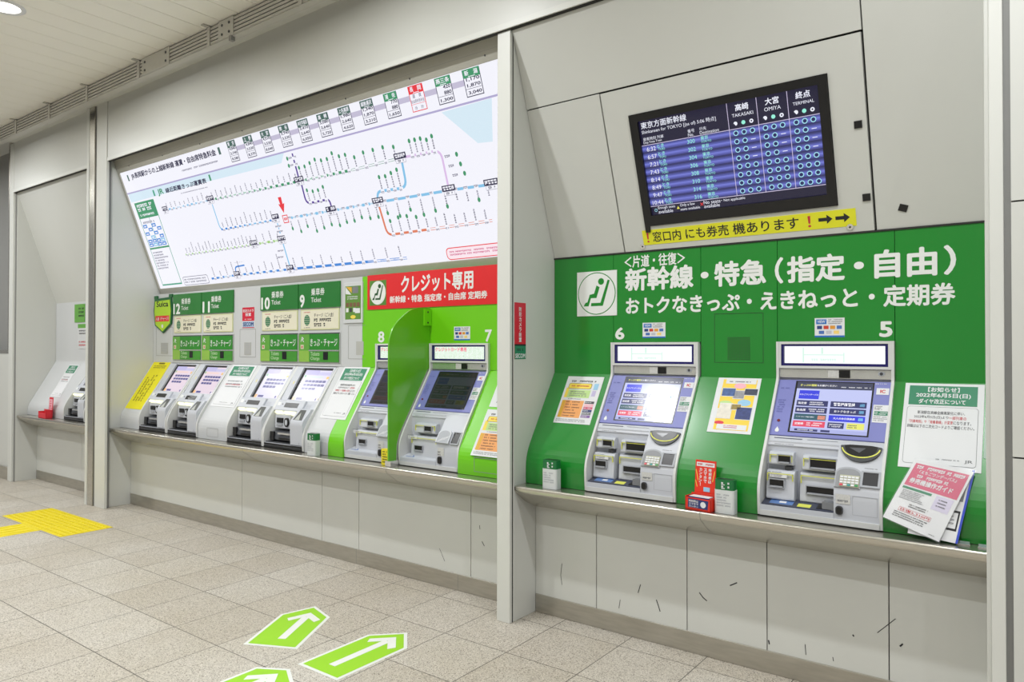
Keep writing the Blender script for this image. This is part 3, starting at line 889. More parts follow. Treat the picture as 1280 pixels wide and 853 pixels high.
    if variant == 'seat':
        m.box(T, (X0 + .016, .0, rx - .002, .075), -.004, .004, mat('tray_slate', (64, 68, 84), .4))
        m.rect(T, (-1.025, .012, -.925, .06), .0045, mat('tray_blue', (92, 124, 178), .4)); m.rect(T, (-.985, .024, -.955, .042), .005, PAPER)
        m.rect(T, (-.905, .008, -.85, .04), .0045, YEL); m.box(T, (-.825, .01, -.765, .055), .004, .006, BLACK)
        m.cube(rx - .05, rx - .003, 3.272, 3.33, .79, .825, mat('smoked_flap', (120, 122, 126), .2))
    else:
        m.box(T, (X0 + .016, .0, rx - .002, .075), -.004, .002, SILVER); m.strip(T, [(-1.03, .02), (-.965, .02), (-.985, .045), (-1.01, .045)], .008, .0025, mat('tray_blue', (92, 124, 178), .4))
    m.build('tray', root)
    # payment side
    m = pm
    if variant == 'seat':
        r = (-0.6788, 0.7892, -0.5843, 0.8681)
        m.ring(F, r, (r[0] + .0015, r[1] + .0015, r[2] - .0015, r[3] - .0015), .0068, .0074, SILVER2)
        m.greek(S, (-0.7399, 0.2177, -0.5862, 0.2190), 1, .0105, GREYINK, 12); m.greek(F, (-0.6316, 0.9836, -0.5792, 0.9894), 1, .008, GREYINK, 13)
    py = m.build('payment_unit', root, bevel=.002)
    G = Frame((0, 3.257, 0), (1, 0, 0), (0, 0, 1))
    if variant == 'seat':
        # half-moon card tray set in the slope
        r = (-0.7427, 0.1222, -0.5819, 0.2006)
        cu = (r[0] + r[2]) / 2; hw = (r[2] - r[0]) / 2; hv = (r[3] - r[1])
        def moon(k, dv=0.0, top=.30): return [(cu - hw * k, r[3] - hv * .10 + dv)] + [(cu + hw * k * math.sin(t), r[3] - hv * .06 - hv * .94 * k * math.cos(t) + dv) for t in [math.radians(-84 + 168 * i / 18) for i in range(19)]] + [(cu + hw * k, r[3] - hv * .10 + dv), (cu + hw * .55 * k, r[3] - hv * top * .1 + dv), (cu - hw * .55 * k, r[3] - hv * top * .1 + dv)]
        m = MB(); m.prism(S, moon(1.0), .006, .022, DARK); m.prism(S, moon(.80, hv * .0), .022, .0225, BLACK)
        yl = [(cu + hw * .92 * math.sin(t), r[3] - hv * .16 - hv * .60 * math.cos(t)) for t in [math.radians(-82 + 164 * i / 20) for i in range(21)]]
        m.strip(S, yl, .0055, .0232, YEL)
        m.face(S, [(cu - .045, r[3] - hv * .22), (cu + .02, r[3] - hv * .2), (cu - .005, r[3] - hv * .5)], .0236, mat('tray_gloss', (96, 98, 104), .2))
        m.build('card_tray', py)
        # keypad alcove
        r = (-0.7519, 0.0036, -0.6500, 0.0986); r = (r[0], max(.004, r[1]), r[2], r[3])
        al = [(r[0], r[1]), (r[2], r[1])] + [(r[2] - (r[2] - r[0]) * .5 * (1 - math.cos(t)), r[3] - .028 + .028 * math.sin(t)) for t in [math.pi * i / 10 for i in range(11)]]
        m = MB(); m.prism(S, al, .004, .012, SILVER2); m.prism(S, [(a * .9 + .1 * (r[0] + r[2]) / 2, b * .92 + .08 * r[1]) for a, b in al], .012, .0124, mat('alcove_grey', (138, 140, 144), .5))
        kq = Frame(S.to((r[0] + r[2]) / 2 + .010, r[1] + .003, .016), S.u, S.v)
        m.box(kq, (-.040, 0, .036, .052), -.010, 0, mat('keypad_plate', (176, 176, 150), .5))
        for i in range(4):
            for j in range(5):
                c = PAPER if i else [mat('key_red', (210, 70, 90), .4), PAPER, mat('key_teal', (60, 150, 150), .4), PAPER, mat('key_green', (60, 150, 90), .4)][j]
                m.box(kq, (-.038 + .0148 * j, .003 + .0117 * i, -.026 + .0148 * j, .011 + .0117 * i), 0, .003, c)
        m.build('keypad', py)
        r = (-0.6517, 0.0130, -0.5764, 0.0853); r = (r[0], max(.004, r[1]), r[2], r[3])
        m = MB(); m.ring(S, r, (r[0] + .009, r[1] + .008, r[2] - .009, r[3] - .006), .004, .015, SILVER2); m.rect(S, (r[0] + .009, r[1] + .008, r[2] - .009, r[3] - .006), .0125, mat('small_lcd', (66, 66, 70), .2)); m.build('payment_screen', py)
        r = (-0.7426, 0.8307, -0.6866, 0.8702)
        m = MB(); m.rect(G, r, .001, mat('sparkle_sticker', (200, 200, 198), .3)); m.greek(G, (r[0] + .006, r[1] + .004, r[2] - .002, r[1] + .02), 1, .0016, GREYINK, 5); m.build('hologram_sticker', py)
        r = (-0.7432, 0.7841, -0.7145, 0.8210)
        m = MB(); m.prism(G, rrect(r[0], r[1], r[2], r[3], .012), 0, .008, DARK); m.prism(G, rrect(r[0] + .004, r[1] + .004, r[2] - .004, r[3] - .004, .01), .008, .009, BLACK); m.build('sensor_pad', py)
    else:
        # open keypad alcove with an arched hood, little screen beside it
        r = (-.748, .004, -.645, .098)
        al = [(r[0], r[1]), (r[2], r[1])] + [(r[2] - (r[2] - r[0]) * .5 * (1 - math.cos(t)), r[3] - .03 + .03 * math.sin(t)) for t in [math.pi * i / 10 for i in range(11)]]
        m = MB(); m.prism(S, al, .004, .026, SILVER); m.prism(S, [(a * .86 + .14 * (r[0] + r[2]) / 2, z * .88 + .12 * r[1]) for a, z in al], .026, .0264, SILVER2)
        for i in range(4):
            q = -.728 + .014 * i; m.strip(S, [(q, .012 + .004 * i), (q + .034, .040 + .004 * i)], .0028, .027, PAPER)
        m.build('keypad', py)
        m = MB(); r = (-.632, .010, -.580, .082); m.ring(S, (r[0] - .006, r[1] - .006, r[2] + .006, r[3] + .006), r, .004, .018, SILVER2); m.rect(S, r, .014, BLACK); m.build('payment_screen', py)
        m = MB(); r = (-.735, .825, -.685, .875); m.rect(G, r, .001, mat('sparkle_sticker', (200, 200, 198), .3)); m.greek(G, (r[0], r[1], r[2] - .02, r[3] - .02), 2, .0016, GREYINK, 5); m.build('hologram_sticker', py)
        m = MB(); r = (-.733, .778, -.703, .82); m.prism(G, rrect(*r, .01), 0, .008, BLACK); m.build('sensor_pad', py)

BX = (-.8175, 3.40, .741)
m5 = thing('ticket_machine', 'lilac ticket machine under the white number 5, nearest the pink leaflet', 'ticket machine', BX, 'reserved seat ticket machines')
express(m5, 'seat')
m6 = copy_thing(m5, (BX[0] - .8965, BX[1], BX[2]), 'lilac ticket machine under the white number 6, its screen washed out by a lamp reflection')
m7 = thing('ticket_machine', 'dark screened lilac ticket machine right of the lime green divider, partly behind the white pier', 'ticket machine', BX, 'credit card ticket machines')
express(m7, 'credit')
m7.location = (BX[0] - 2.283, BX[1] + .018, BX[2])
m8 = copy_thing(m7, (BX[0] - 2.807, BX[1] + .018, BX[2]), 'lilac ticket machine under the white number 8, half hidden behind the lime green divider')

# ================================================================== middle bay: pale and lime housing
def slope2(dz=0.0, ztop=1.338, deep=3.64):
    P = [(3.262, .737), (3.262, .858), (3.57, 1.34), (3.57, ztop)]
    return fillet(P, [0, .07, .02, 0]) + [(deep, ztop), (deep, .737)]
HW_ = mat('housing_white', (200, 202, 204), 0.38, var=.02, scale=3)
h2 = thing('sign_fascia', 'long pale grey and lime green upper fascia under the lit fare map', 'fascia', (-4.75, 3.57, 1.34))
CL = {-7.046: 'pale grey sloping cover under the yellow poster, left of machine 12', -5.698: 'pale grey sloping cover between machines 11 and 10', -4.293: 'pale grey sloping cover right of machine 9', -4.034: 'lime green sloping cover left of machine 8', -2.846: 'lime green sloping cover beside the white pier'}
for a, b, mt, lb in ((-7.046, -6.692, HW_, None), (-5.698, -5.277, HW_, None), (-4.293, -4.036, HW_, None), (-4.034, -3.879, LIME, 'lime green cover'), (-2.846, -2.442, LIME, 'lime green cover')):
    m = MB(); m.sweepx(slope2(), a, b, mt)
    if a == -5.698:
        r = (-5.56, .76, -5.40, .83); m.ring(F2, r, (r[0] + .002, r[1] + .002, r[2] - .002, r[3] - .002), .0, .0006, GREYGAP)
    if a == -2.846:
        r = (-2.72, .76, -2.46, .845); m.ring(F2, r, (r[0] + .003, r[1] + .003, r[2] - .003, r[3] - .003), .0, .0006, GREYGAP)
    m.build('slope_cover', label=CL[a], cat='cover')
for a, b, mt, lb, zt in ((-7.046, -6.70, HW_, None, 2.0), (-6.698, -5.668, HW_, None, 2.0), (-5.666, -5.282, HW_, None, 2.0), (-5.280, -4.266, HW_, None, 2.0), (-4.264, -4.036, HW_, None, 2.0), (-4.034, -3.362, LIME, 'lime green panel', 2.0), (-3.36, -2.442, LIME, 'lime green panel', 2.0)):
    m = MB(); m.box(W2, (a, 1.341, b, zt), -.05, 0, mt, bev=.0015); m.build('panel', h2, label=lb)
for r in ((-5.5806, 1.4032, -5.3510, 1.6411), (-6.9920, 1.4057, -6.6805, 1.6802)):
    m = MB()
    m.ring(W2, r, (r[0] + .003, r[1] + .003, r[2] - .003, r[3] - .003), .0002, .001, GREYGAP)
    c = (r[0] + (r[2] - r[0]) * .3, r[1] + .02, r[0] + (r[2] - r[0]) * .72, r[1] + .125)
    m.box(W2, c, 0, .003, mat('grille_grey', (178, 178, 174), .5))
    for k in range(9): m.rect(W2, (c[0] + .01, c[1] + .008 + .011 * k, c[2] - .01, c[1] + .012 + .011 * k), .0034, SILVER2)
    m.build('speaker_hatch', h2)
m = MB(); r = (-4.187, 1.40, -4.0, 1.648)
m.ring(W2, r, (r[0] + .003, r[1] + .003, r[2], r[3] - .003), .0002, .001, GREYGAP); m.rect(W2, (-4.10, 1.43, -4.02, 1.53), .001, mat('grille_grey', (178, 178, 174), .5))
m.build('service_hatch', h2)
m = MB()
m.text(W2, '8', (-3.868, 1.520, -3.803, 1.600), .0012, WPAINT, .03); m.build('machine_number', h2, label='white number 8'); m = MB(); m.text(W2, '7', (-2.888, 1.520, -2.832, 1.598), .0012, WPAINT, .03)
m.build('machine_number', h2, label='white number 7')
card_sticker(W2, (-3.1477, 1.5314, -3.0105, 1.6206), 'small payment card sticker on the lime green panel above the machine with the dark screen')

# red credit sign
PR = (-3.9508, 1.7850, -3.7797, 1.9635)
m = MB(); r = (-3.976, 1.757, -2.444, 2.004); m.box(W2, r, 0, .006, RED)
seat_pictogram(W2.moved((0, -.006, 0)), PR, .001, mat('pict_olive', (84, 132, 50), .4), WPAINT, m)
m.face(W2, ell((PR[0] + PR[2]) / 2, (PR[1] + PR[3]) / 2, (PR[2] - PR[0]) * .47, (PR[3] - PR[1]) * .47, 36), .0085, WPAINT)
def S_(a, b): return (PR[0] + (PR[2] - PR[0]) * a, PR[1] + (PR[3] - PR[1]) * b)
DG = mat('pict_dark', (38, 84, 44), .4)
m.face(W2, ell(*S_(.615, .765), .0154), .009, DG)
m.face(W2, [S_(.50, .68), S_(.58, .64), S_(.50, .40), S_(.36, .40), S_(.30, .22), S_(.17, .22), S_(.22, .30), S_(.27, .31), S_(.33, .48), S_(.44, .50)], .009, DG)
m.face(W2, [S_(.78, .80), S_(.83, .78), S_(.66, .22), S_(.36, .22), S_(.37, .29), S_(.60, .29)], .009, DG)
m.text(W2, 'クレジット専用', (-3.6334, 1.8604, -2.9800, 1.9848), .0065, WPAINT, .03)
m.text(W2, '新幹線・特急 指定席・自由席 定期券', (-3.7442, 1.7950, -2.8648, 1.8460), .0065, WPAINT, .025)
m.build('credit_sign', label='red sign with white Japanese lettering and a seat pictogram above the lime green panel', cat='sign')

# -------- lit fare map
fm = thing('fare_map', 'large sloping illuminated railway fare map over the middle ticket machines', 'map', tuple(MP.to(-4.75, 0, 0)))
MR = (-7.025, .014, -2.442, 1.143)
FRM = mat('map_frame_grey', (176, 174, 164), .42, .2, var=.03)
m = MB()
m.box(MP, (-7.046, 1.143, -2.442, 1.27), -.05, .012, FRM, bev=.003)
m.rect(MP, (-7.046, 1.205, -2.442, 1.2065), .0126, GREYGAP)
m.box(MP, (-7.046, -.03, -7.025, 1.143), -.05, .012, FRM, bev=.003)
m.box(MP, (-7.046, -.045, -2.442, .014), -.05, .012, FRM, bev=.003)
m.box(MP, (-7.046, -.045, -2.442, 1.27), -.07, -.05, FRM)
for i in range(8): m.prism(MP, ell(-6.8 + .6 * i, 1.18, .006, seg=8), .012, .0135, DARK)
m.build('frame', fm)
m = MB()
LW_ = E('map_white', (244, 244, 253), 0.98)
m.box(MP, MR, -.05, 0, LW_)
def e_(nm, c): return E('map_' + nm, c, .98)
SKY = e_('sky', (214, 234, 246)); RULE = e_('rule', (176, 168, 208)); INKL = e_('ink', (44, 42, 74)); GRN = e_('green', (62, 148, 104)); DGR = e_('slate', (72, 104, 96))
BLU = e_('blue', (64, 134, 214)); LBL = e_('light_blue', (132, 194, 232)); PUR = e_('purple', (88, 62, 150)); PNK = e_('pink', (220, 190, 232)); ORA = e_('orange', (222, 124, 92)); LGN = e_('leaf', (158, 204, 120)); REDL = e_('red', (232, 54, 64)); BARC = e_('bar', (196, 190, 214)); GRY = e_('grey', (120, 118, 140)); TEAL = e_('teal', (70, 160, 130))
m.face(MP, [(-7.0091, 0.9452), (-7.0017, 0.8620), (-5.6244, 0.8801), (-4.6630, 0.8799), (-4.5978, 0.9506)], .001, SKY)
m.face(MP, [(-3.0189, 0.9407), (-2.6223, 0.9477), (-2.6809, 0.7071), (-2.7926, 0.7164)], .001, SKY)
m.strip(MP, [(-7.02, (-7.0076, 0.9473)[1]), (-2.443, (-2.6230, 0.9559)[1])], .012, .0014, RULE)
m.text(MP, 'JR長岡駅からの上越新幹線 運賃・自由席特急料金', (-6.8450, 1.0529, -5.4378, 1.1132), .0018, INKL, .03)
m.rect(MP, (-6.9173, 1.0533, -6.8940, 1.1087), .0018, DGR); m.rect(MP, (-5.3997, 1.0588, -5.3696, 1.1159), .0018, DGR)
m.greek(MP, (-5.9997, 1.0036, -5.4354, 1.0281), 1, .0018, GRY, 2, ragged=.02)
m.rect(MP, (-6.5687, 0.8689, -6.5432, 0.9233), .0018, TEAL); m.rect(MP, (-5.6387, 0.8801, -5.6148, 0.9307), .0018, GRN)
m.text(MP, 'JR', (-6.4916, 0.8570, -6.3923, 0.9205), .0018, GRN, .03); m.text(MP, '線近距離きっぷ運賃表', (-6.3555, 0.8693, -5.6915, 0.9134), .0018, INKL, .03)
m.greek(MP, (-6.1275, 0.8303, -5.7019, 0.8446), 1, .0018, GRY, 4, ragged=.02)
# fare boxes along the top
boxes = [((-5.2628, 0.9762, -5.1486, 1.1381), '東京', '4,840', '3,740', '8,580'), ((-5.0406, 0.9746, -4.9233, 1.1363), '上野', '4,840', '3,530', '8,370'), ((-4.8127, 0.9772, -4.7004, 1.1371), '大宮', '4,510', '3,530', '8,040'),
 ((-4.5881, 0.9813, -4.4700, 1.1372), '熊谷', '3,740', '3,530', '7,270'), ((-4.3680, 0.9782, -4.2461, 1.1350), '本庄早稲田', '3,410', '2,640', '6,050'), ((-4.1432, 0.9790, -4.0230, 1.1355), '高崎', '3,080', '2,640', '5,720'),
 ((-3.9192, 0.9805, -3.7978, 1.1371), '上毛高原', '1,980', '2,640', '4,620'), ((-3.6945, 0.9831, -3.5733, 1.1378), '越後湯沢', '1,340', '1,870', '3,210'), ((-3.4681, 0.9826, -3.3480, 1.1387), '浦佐', '770', '880', '1,650'),
 ((-3.2468, 0.9822, -3.1200, 1.1386), '長岡', None, None, None), ((-3.0198, 0.9826, -2.8925, 1.1383), '燕三条', '420', '880', '1,300'), ((-2.7977, 0.9833, -2.6663, 1.1385), '新潟', '1,170', '1,870', '3,040')]
vb = sum((b[0][1] + b[0][3]) / 2 for b in boxes) / len(boxes)
m.rect(MP, (boxes[0][0][0] + .05, vb - .017 + .01, boxes[-1][0][0] + .05, vb + .017 + .01), .0014, BARC)
for k, (r, nm, a, b, c) in enumerate(boxes):
    u0, v0, u1, v1 = r; h = v1 - v0; w = u1 - u0
    edge = REDL if a is None else INKL; hc = REDL if a is None else (GRN if k in (8, 10, 11) else DGR)
    m.rect(MP, r, .0018, edge); m.rect(MP, (u0 + .005, v0 + .005, u1 - .005, v1 - .004), .0022, LW_)
    m.rect(MP, (u0 + .002, v1 - h * .31, u1 - .002, v1), .0026, hc); m.rect(MP, (u0, v0 + h * .285, u1, v0 + h * .30), .0026, edge)
    if len(nm) == 2:
        m.text(MP, nm[0], (u0 + w * .12, v1 - h * .23, u0 + w * .36, v1 - h * .04), .003, LW_, .02); m.text(MP, nm[1], (u1 - w * .36, v1 - h * .23, u1 - w * .12, v1 - h * .04), .003, LW_, .02)
    else:
        m.text(MP, nm, (u0 + w * .08, v1 - h * .23, u1 - w * .08, v1 - h * .04), .003, LW_, .02)
    m.rect(MP, (u0 + w * .3, v1 - h * .285, u1 - w * .3, v1 - h * .26), .003, LW_)
    if a:
        for s, q in ((a, .55), (b, .335), (c, .07)):
            ww = w * .155 * len(s); m.text(MP, s, (u1 - w * .08 - ww, v0 + h * q, u1 - w * .08, v0 + h * (q + .14)), .003, INKL, .025)
    else:
        m.text(MP, '運', (u0 + w * .2, v0 + h * .52, u0 + w * .38, v0 + h * .67), .003, GRY, .01); m.text(MP, '賃', (u1 - w * .38, v0 + h * .52, u1 - w * .2, v0 + h * .67), .003, GRY, .01)
        m.text(MP, '自由席特急料金', (u0 + w * .06, v0 + h * .335, u1 - w * .06, v0 + h * .47), .003, GRY, .01)
        m.text(MP, '合', (u0 + w * .2, v0 + h * .07, u0 + w * .38, v0 + h * .21), .003, GRY, .01); m.text(MP, '計', (u1 - w * .38, v0 + h * .07, u1 - w * .2, v0 + h * .21), .003, GRY, .01)
# route lines; every stop gets a mark, a fare and its name as a short column of print
_rs = random.Random(11)
def stops(P, n, side, hs, colr, dots=(), dash=None, w=.016, skip=()):
    """P polyline; n stops spread along it; side +1 names above, -1 below; hs = range of name heights."""
    L = [0.0]
    for a, b in zip(P, P[1:]): L.append(L[-1] + math.dist(a, b))
    for i in range(n):
        d = L[-1] * (i + .6) / n
        k = max(j for j in range(len(L) - 1) if L[j] <= d)
        t = (d - L[k]) / max(1e-6, L[k + 1] - L[k])
        u = P[k][0] + (P[k + 1][0] - P[k][0]) * t; v = P[k][1] + (P[k + 1][1] - P[k][1]) * t
        h = _rs.uniform(*hs) * .62
        m.rect(MP, (u - .018, v - .013, u + .018, v + .009), .0026, LW_)
        m.greek(MP, (u - .016, v - .016 if side > 0 else v - .004, u + .016, v - .002 if side > 0 else v + .012), 1, .003, GRY, i, ragged=0, asp=.6, gap=.1)
        ch = .0155; q = 0.0; 
        while q < h:
            vv = (v + .016 + q) if side > 0 else (v - .020 - q - ch)
            m.rect(MP, (u - .0062, vv, u + .0062, vv + ch * .34), .0026, INKL if _rs.random() > .6 else GRY); m.rect(MP, (u - .0055 + .004 * _rs.random(), vv + ch * .45, u + .0045, vv + ch * .78), .0026, GRY)
            q += ch
        if i in dots:
            vv = v + .016 + q + .016 if side > 0 else v - .020 - q - .016
            m.face(MP, ell(u, vv, .0115, .0155, 14), .0026, GRN)
def line(P, c, w=.016, n=.002): m.strip(MP, P, w, n, c)
def checker(P, n, c, w=.02):
    for i in range(n):
        a = (P[0][0] + (P[1][0] - P[0][0]) * (i + .0) / n, P[0][1] + (P[1][1] - P[0][1]) * i / n); b = (P[0][0] + (P[1][0] - P[0][0]) * (i + .5) / n, P[0][1] + (P[1][1] - P[0][1]) * (i + .5) / n)
        m.strip(MP, [a, b], w, .0022, c)
def hub(p, w=.10, h=.034):
    u, v = p
    m.rect(MP, (u - w / 2, v - .004, u + w / 2, v + h), .0034, INKL); m.greek(MP, (u - w * .42, v + .003, u + w * .46, v + h - .006), 1, .0038, LW_, int(u * 100), ragged=0, gap=.05)
    m.rect(MP, (u - w * .42, v - .032, u + w * .42, v - .004), .0034, GRY); m.rect(MP, (u - w * .40, v - .030, u + w * .40, v - .006), .0036, LW_); m.greek(MP, (u - w * .25, v - .026, u + w * .28, v - .010), 1, .004, INKL, 3, ragged=0, asp=.6, gap=.05)
A = [(-6.4628, 0.7295), (-5.7191, 0.7307), (-4.5171, 0.7241), (-3.9323, 0.7207), (-3.4489, 0.7297)]
checker(A[:2], 12, LBL, .016); line(A[:2], e_('pale_line', (196, 222, 240)), .008); stops(A[:2], 10, 1, (.03, .08), LBL)
checker(A[1:3], 16, GRN); line(A[1:3], e_('pale_green', (170, 206, 188)), .010); stops(A[1:3], 17, 1, (.05, .10), GRN)
checker(A[2:4], 8, GRN); line(A[2:4], e_('pale_green', (170, 206, 188)), .010); stops(A[2:4], 9, 1, (.06, .17), GRN, dots=range(9))
line(A[3:], GRN, .016, .0018); line(A[3:], LW_, .011, .0022); stops(A[3:], 5, 1, (.05, .10), GRN, dots=range(5))
for p in A[:3] + A[4:]: hub(p, .085 if p is A[0] else .11)
B = fillet([(-3.4489, 0.7297), (-3.0937, 0.7244), (-3.1006, 0.4700)], [0, .06, 0]); line(B, PNK, .016); stops([(-3.3672, 0.7274), (-3.1211, 0.7238)], 5, 1, (.06, .11), PNK, dots=range(5))
for q in [(-3.0740, 0.6789), (-3.0596, 0.6166), (-3.0443, 0.5565)]:
    m.greek(MP, (q[0], q[1] - .014, q[0] + .085, q[1] + .014), 1, .0026, GRY, 3, ragged=.05); m.face(MP, ell(q[0] + .10, q[1], .0115, .0155, 14), .0026, GRN)
C = fillet([(-3.4444, 0.7002), (-3.4568, 0.5353), (-3.7380, 0.5450), (-3.7609, 0.4727)], [0, .06, .05, 0]); line(C, LBL, .019); stops([(-3.7224, 0.5441), (-3.4853, 0.5353)], 4, 1, (.06, .13), LBL, dots=range(4))
D = [(-4.8081, 0.4700), (-4.2566, 0.4700), (-3.7571, 0.4722), (-3.1006, 0.4700), (-2.7573, 0.4619)]
checker(D[:2], 9, LBL); line(D[:2], e_('pale_line', (196, 222, 240)), .011); stops(D[:2], 6, -1, (.06, .13), LBL, dots=range(6))
checker(D[1:3], 9, LBL); line(D[1:3], e_('pale_line', (196, 222, 240)), .011); stops(D[1:3], 6, -1, (.05, .12), LBL, dots=range(6))
line(D[2:4], LBL, .018); stops(D[2:4], 6, -1, (.06, .13), LBL, dots=range(6)); line(D[3:], LBL, .018); stops(D[3:], 4, -1, (.06, .10), LBL, dots=(2,))
for p in D[1:]: hub(p, .11)
Ee = fillet([(-5.7138, 0.6932), (-5.7113, 0.4714), (-4.9284, 0.4773)], [0, .05, 0]); line(Ee, LBL, .012); stops([(-5.6979, 0.4735), (-4.9389, 0.4771)], 11, 1, (.05, .14), LBL); checker([(-5.6979, 0.4735), (-4.9389, 0.4771)], 12, BLU, .016); hub((-4.9240, 0.4864), .09)
r = (-4.8375, 0.4370, -4.7710, 0.5005); m.rect(MP, r, .0036, REDL); m.rect(MP, (r[0] + .008, r[1] + .007, r[2] - .008, r[3] - .007), .004, LW_); m.text(MP, '長岡', (r[0] + .014, r[1] + .02, r[2] - .014, r[3] - .02), .0044, REDL, .03)
ar = (-4.8021, 0.5149)
m.face(MP, [(ar[0], ar[1]), (ar[0] + .038, ar[1] + .075), (ar[0] + .016, ar[1] + .07), (ar[0] + .02, ar[1] + .125), (ar[0] - .02, ar[1] + .125), (ar[0] - .016, ar[1] + .07), (ar[0] - .038, ar[1] + .075)], .004, REDL)
Pp = [(-4.5090, 0.9282), (-4.5156, 0.7418)]; checker(Pp, 4, PUR, .016); line([(-4.5118, 0.8334), (-4.5151, 0.7388)], PUR, .016)
for q in [(-4.5652, 0.9006), (-4.5704, 0.8481)]: m.greek(MP, (q[0], q[1] - .012, q[0] + .09, q[1] + .012), 1, .0026, GRY, 3, ragged=.05); m.face(MP, ell(q[0] - .015, q[1], .0115, .0155, 14), .0026, GRN)
Q = fillet([(-4.5034, 0.6953), (-4.5105, 0.5527), (-4.2460, 0.5551), (-4.2438, 0.4899)], [0, .05, .04, 0]); line(Q, PUR, .016); stops([(-4.4986, 0.5537), (-4.2525, 0.5548)], 4, 1, (.05, .10), PUR, dots=range(4))
G = [(-6.3735, 0.3065), (-5.3096, 0.3100), (-4.9275, 0.3124)]; line(G[:2], e_('pale_leaf', (206, 228, 190)), .015); checker(G[:2], 10, LGN, .016); stops(G[:2], 19, 1, (.04, .14), LGN); checker(G[1:], 6, LGN, .02); line(G[1:], e_('pale_leaf', (206, 228, 190)), .012); stops(G[1:], 4, 1, (.05, .12), LGN); hub(G[1], .10); hub(G[2], .10)
V = [(-4.9219, 0.4477), (-4.9275, 0.3124), (-4.9275, 0.0720)]; checker(V[:2], 4, LBL, .012); line(V[1:], LBL, .014)
for q in [(-4.9602, 0.4227), (-4.9597, 0.3805), (-5.0226, 0.2286), (-5.0474, 0.1774)]: m.greek(MP, (q[0], q[1] - .012, q[0] + .085, q[1] + .012), 1, .0026, GRY, 5, ragged=.05)
K = [(-6.0864, 0.0607), (-5.6765, 0.0701), (-4.9275, 0.0720), (-4.0181, 0.0663), (-3.6192, 0.0640)]
line(K[:3], e_('pale_line', (196, 222, 240)), .013); checker(K[:2], 5, BLU, .018); stops(K[:2], 4, 1, (.05, .18), BLU); checker(K[1:3], 8, BLU, .018); stops(K[1:3], 8, 1, (.05, .20), BLU); line(K[2:4], BLU, .020); stops(K[2:4], 8, 1, (.05, .13), BLU)
line(K[3:], BLU, .018, .0018); line(K[3:], LW_, .010, .0022); checker(K[3:], 3, BLU, .018); stops(K[3:], 3, 1, (.10, .14), BLU); hub(K[1], .09); hub(K[2], .09)
line(fillet([(-5.6861, 0.0837), (-5.6742, 0.1416), (-5.5301, 0.1478)], [0, .03, 0]), BLU, .013); m.greek(MP, (-5.6680, 0.1754, -5.5344, 0.1798), 1, .0026, GRY, 7)
O = fillet([(-3.7582, 0.4410), (-3.7477, 0.2391), (-2.8110, 0.2427)], [0, .05, 0]); line(O, ORA, .017); line([(-3.3395, 0.2412), (-2.8110, 0.2427)], LW_, .010, .0024); checker([(-3.3616, 0.2406), (-2.8110, 0.2427)], 2, ORA, .017); stops([(-3.7380, 0.2393), (-2.8205, 0.2427)], 11, 1, (.07, .12), ORA, dots=range(4))
# side box with green heading, notes along the bottom
r = (-6.9580, 0.0403, -6.6017, 0.8491); m.rect(MP, r, .0016, TEAL); m.rect(MP, (r[0] + .008, r[1] + .014, r[2] - .008, r[3] - .01), .002, LW_)
vh = (-6.6163, 0.6965)[1]; vm = (-6.7297, 0.4076)[1]
m.rect(MP, (r[0], vh, r[2], r[3]), .0024, GRN); m.rect(MP, (r[0], vm - .008, r[2], vm + .008), .0024, GRN); m.rect(MP, ((r[0] + r[2]) / 2 - .003, vm, (r[0] + r[2]) / 2 + .003, vh), .0024, TEAL)
hh = r[3] - vh
m.greek(MP, (r[0] + .03, vh + hh * .42, r[2] - .03, vh + hh * .9), 2, .0028, LW_, 21, gap=.25, ragged=.2); m.greek(MP, (r[0] + .04, vh + hh * .12, r[2] - .04, vh + hh * .28), 1, .0028, LW_, 22, gap=.2, ragged=.05)
rg = random.Random(5); hh = vh - vm
for row in range(6):
    for cc in range(4):
        if (row + cc) % 2 == 0 or row > 3:
            w4 = (r[2] - r[0] - .04) / 4; a = r[0] + .02 + w4 * cc; b = vm + .018 + hh * .125 * (5 - row)
            m.rect(MP, (a, b, a + w4 * .9, b + hh * .11), .0028, BLU if rg.random() > .3 else LBL); m.rect(MP, (a + w4 * .2, b + hh * .03, a + w4 * .7, b + hh * .07), .0032, LW_)
m.greek(MP, (r[0] + .04, vh - hh * .2, r[2] - .04, vh - hh * .08), 1, .0028, GRY, 23)
m.greek(MP, (r[0] + .025, vm - .21, r[2] - .07, vm - .03), 7, .0028, GRY, 24, ragged=.4)
r = (-6.5617, 0.0223, -6.1387, 0.1045); m.prism(MP, rrect(*r, .02), .0012, .0016, GRY); m.prism(MP, rrect(r[0] + .005, r[1] + .005, r[2] - .005, r[3] - .005, .018), .0016, .002, LW_); m.greek(MP, (r[0] + .02, r[1] + .016, r[2] - .02, r[3] - .016), 2, .0024, GRY, 25, ragged=.1)
r = ((-3.2493, 0.1026)[0], (-3.2795, 0.0193)[1] , -2.36, (-3.2493, 0.1026)[1]); r = (r[0], r[1], -2.446, r[3]); m.prism(MP, rrect(*r, .03), .0012, .0016, REDL); m.prism(MP, rrect(r[0] + .006, r[1] + .006, r[2] - .001, r[3] - .006, .026), .0016, .002, e_('rose_pale', (250, 230, 238))); m.greek(MP, (r[0] + .03, r[1] + .025, r[2] - .01, r[3] - .02), 2, .0024, e_('rose', (206, 76, 130)), 26, ragged=.02)
m.build('lit_panel', fm)

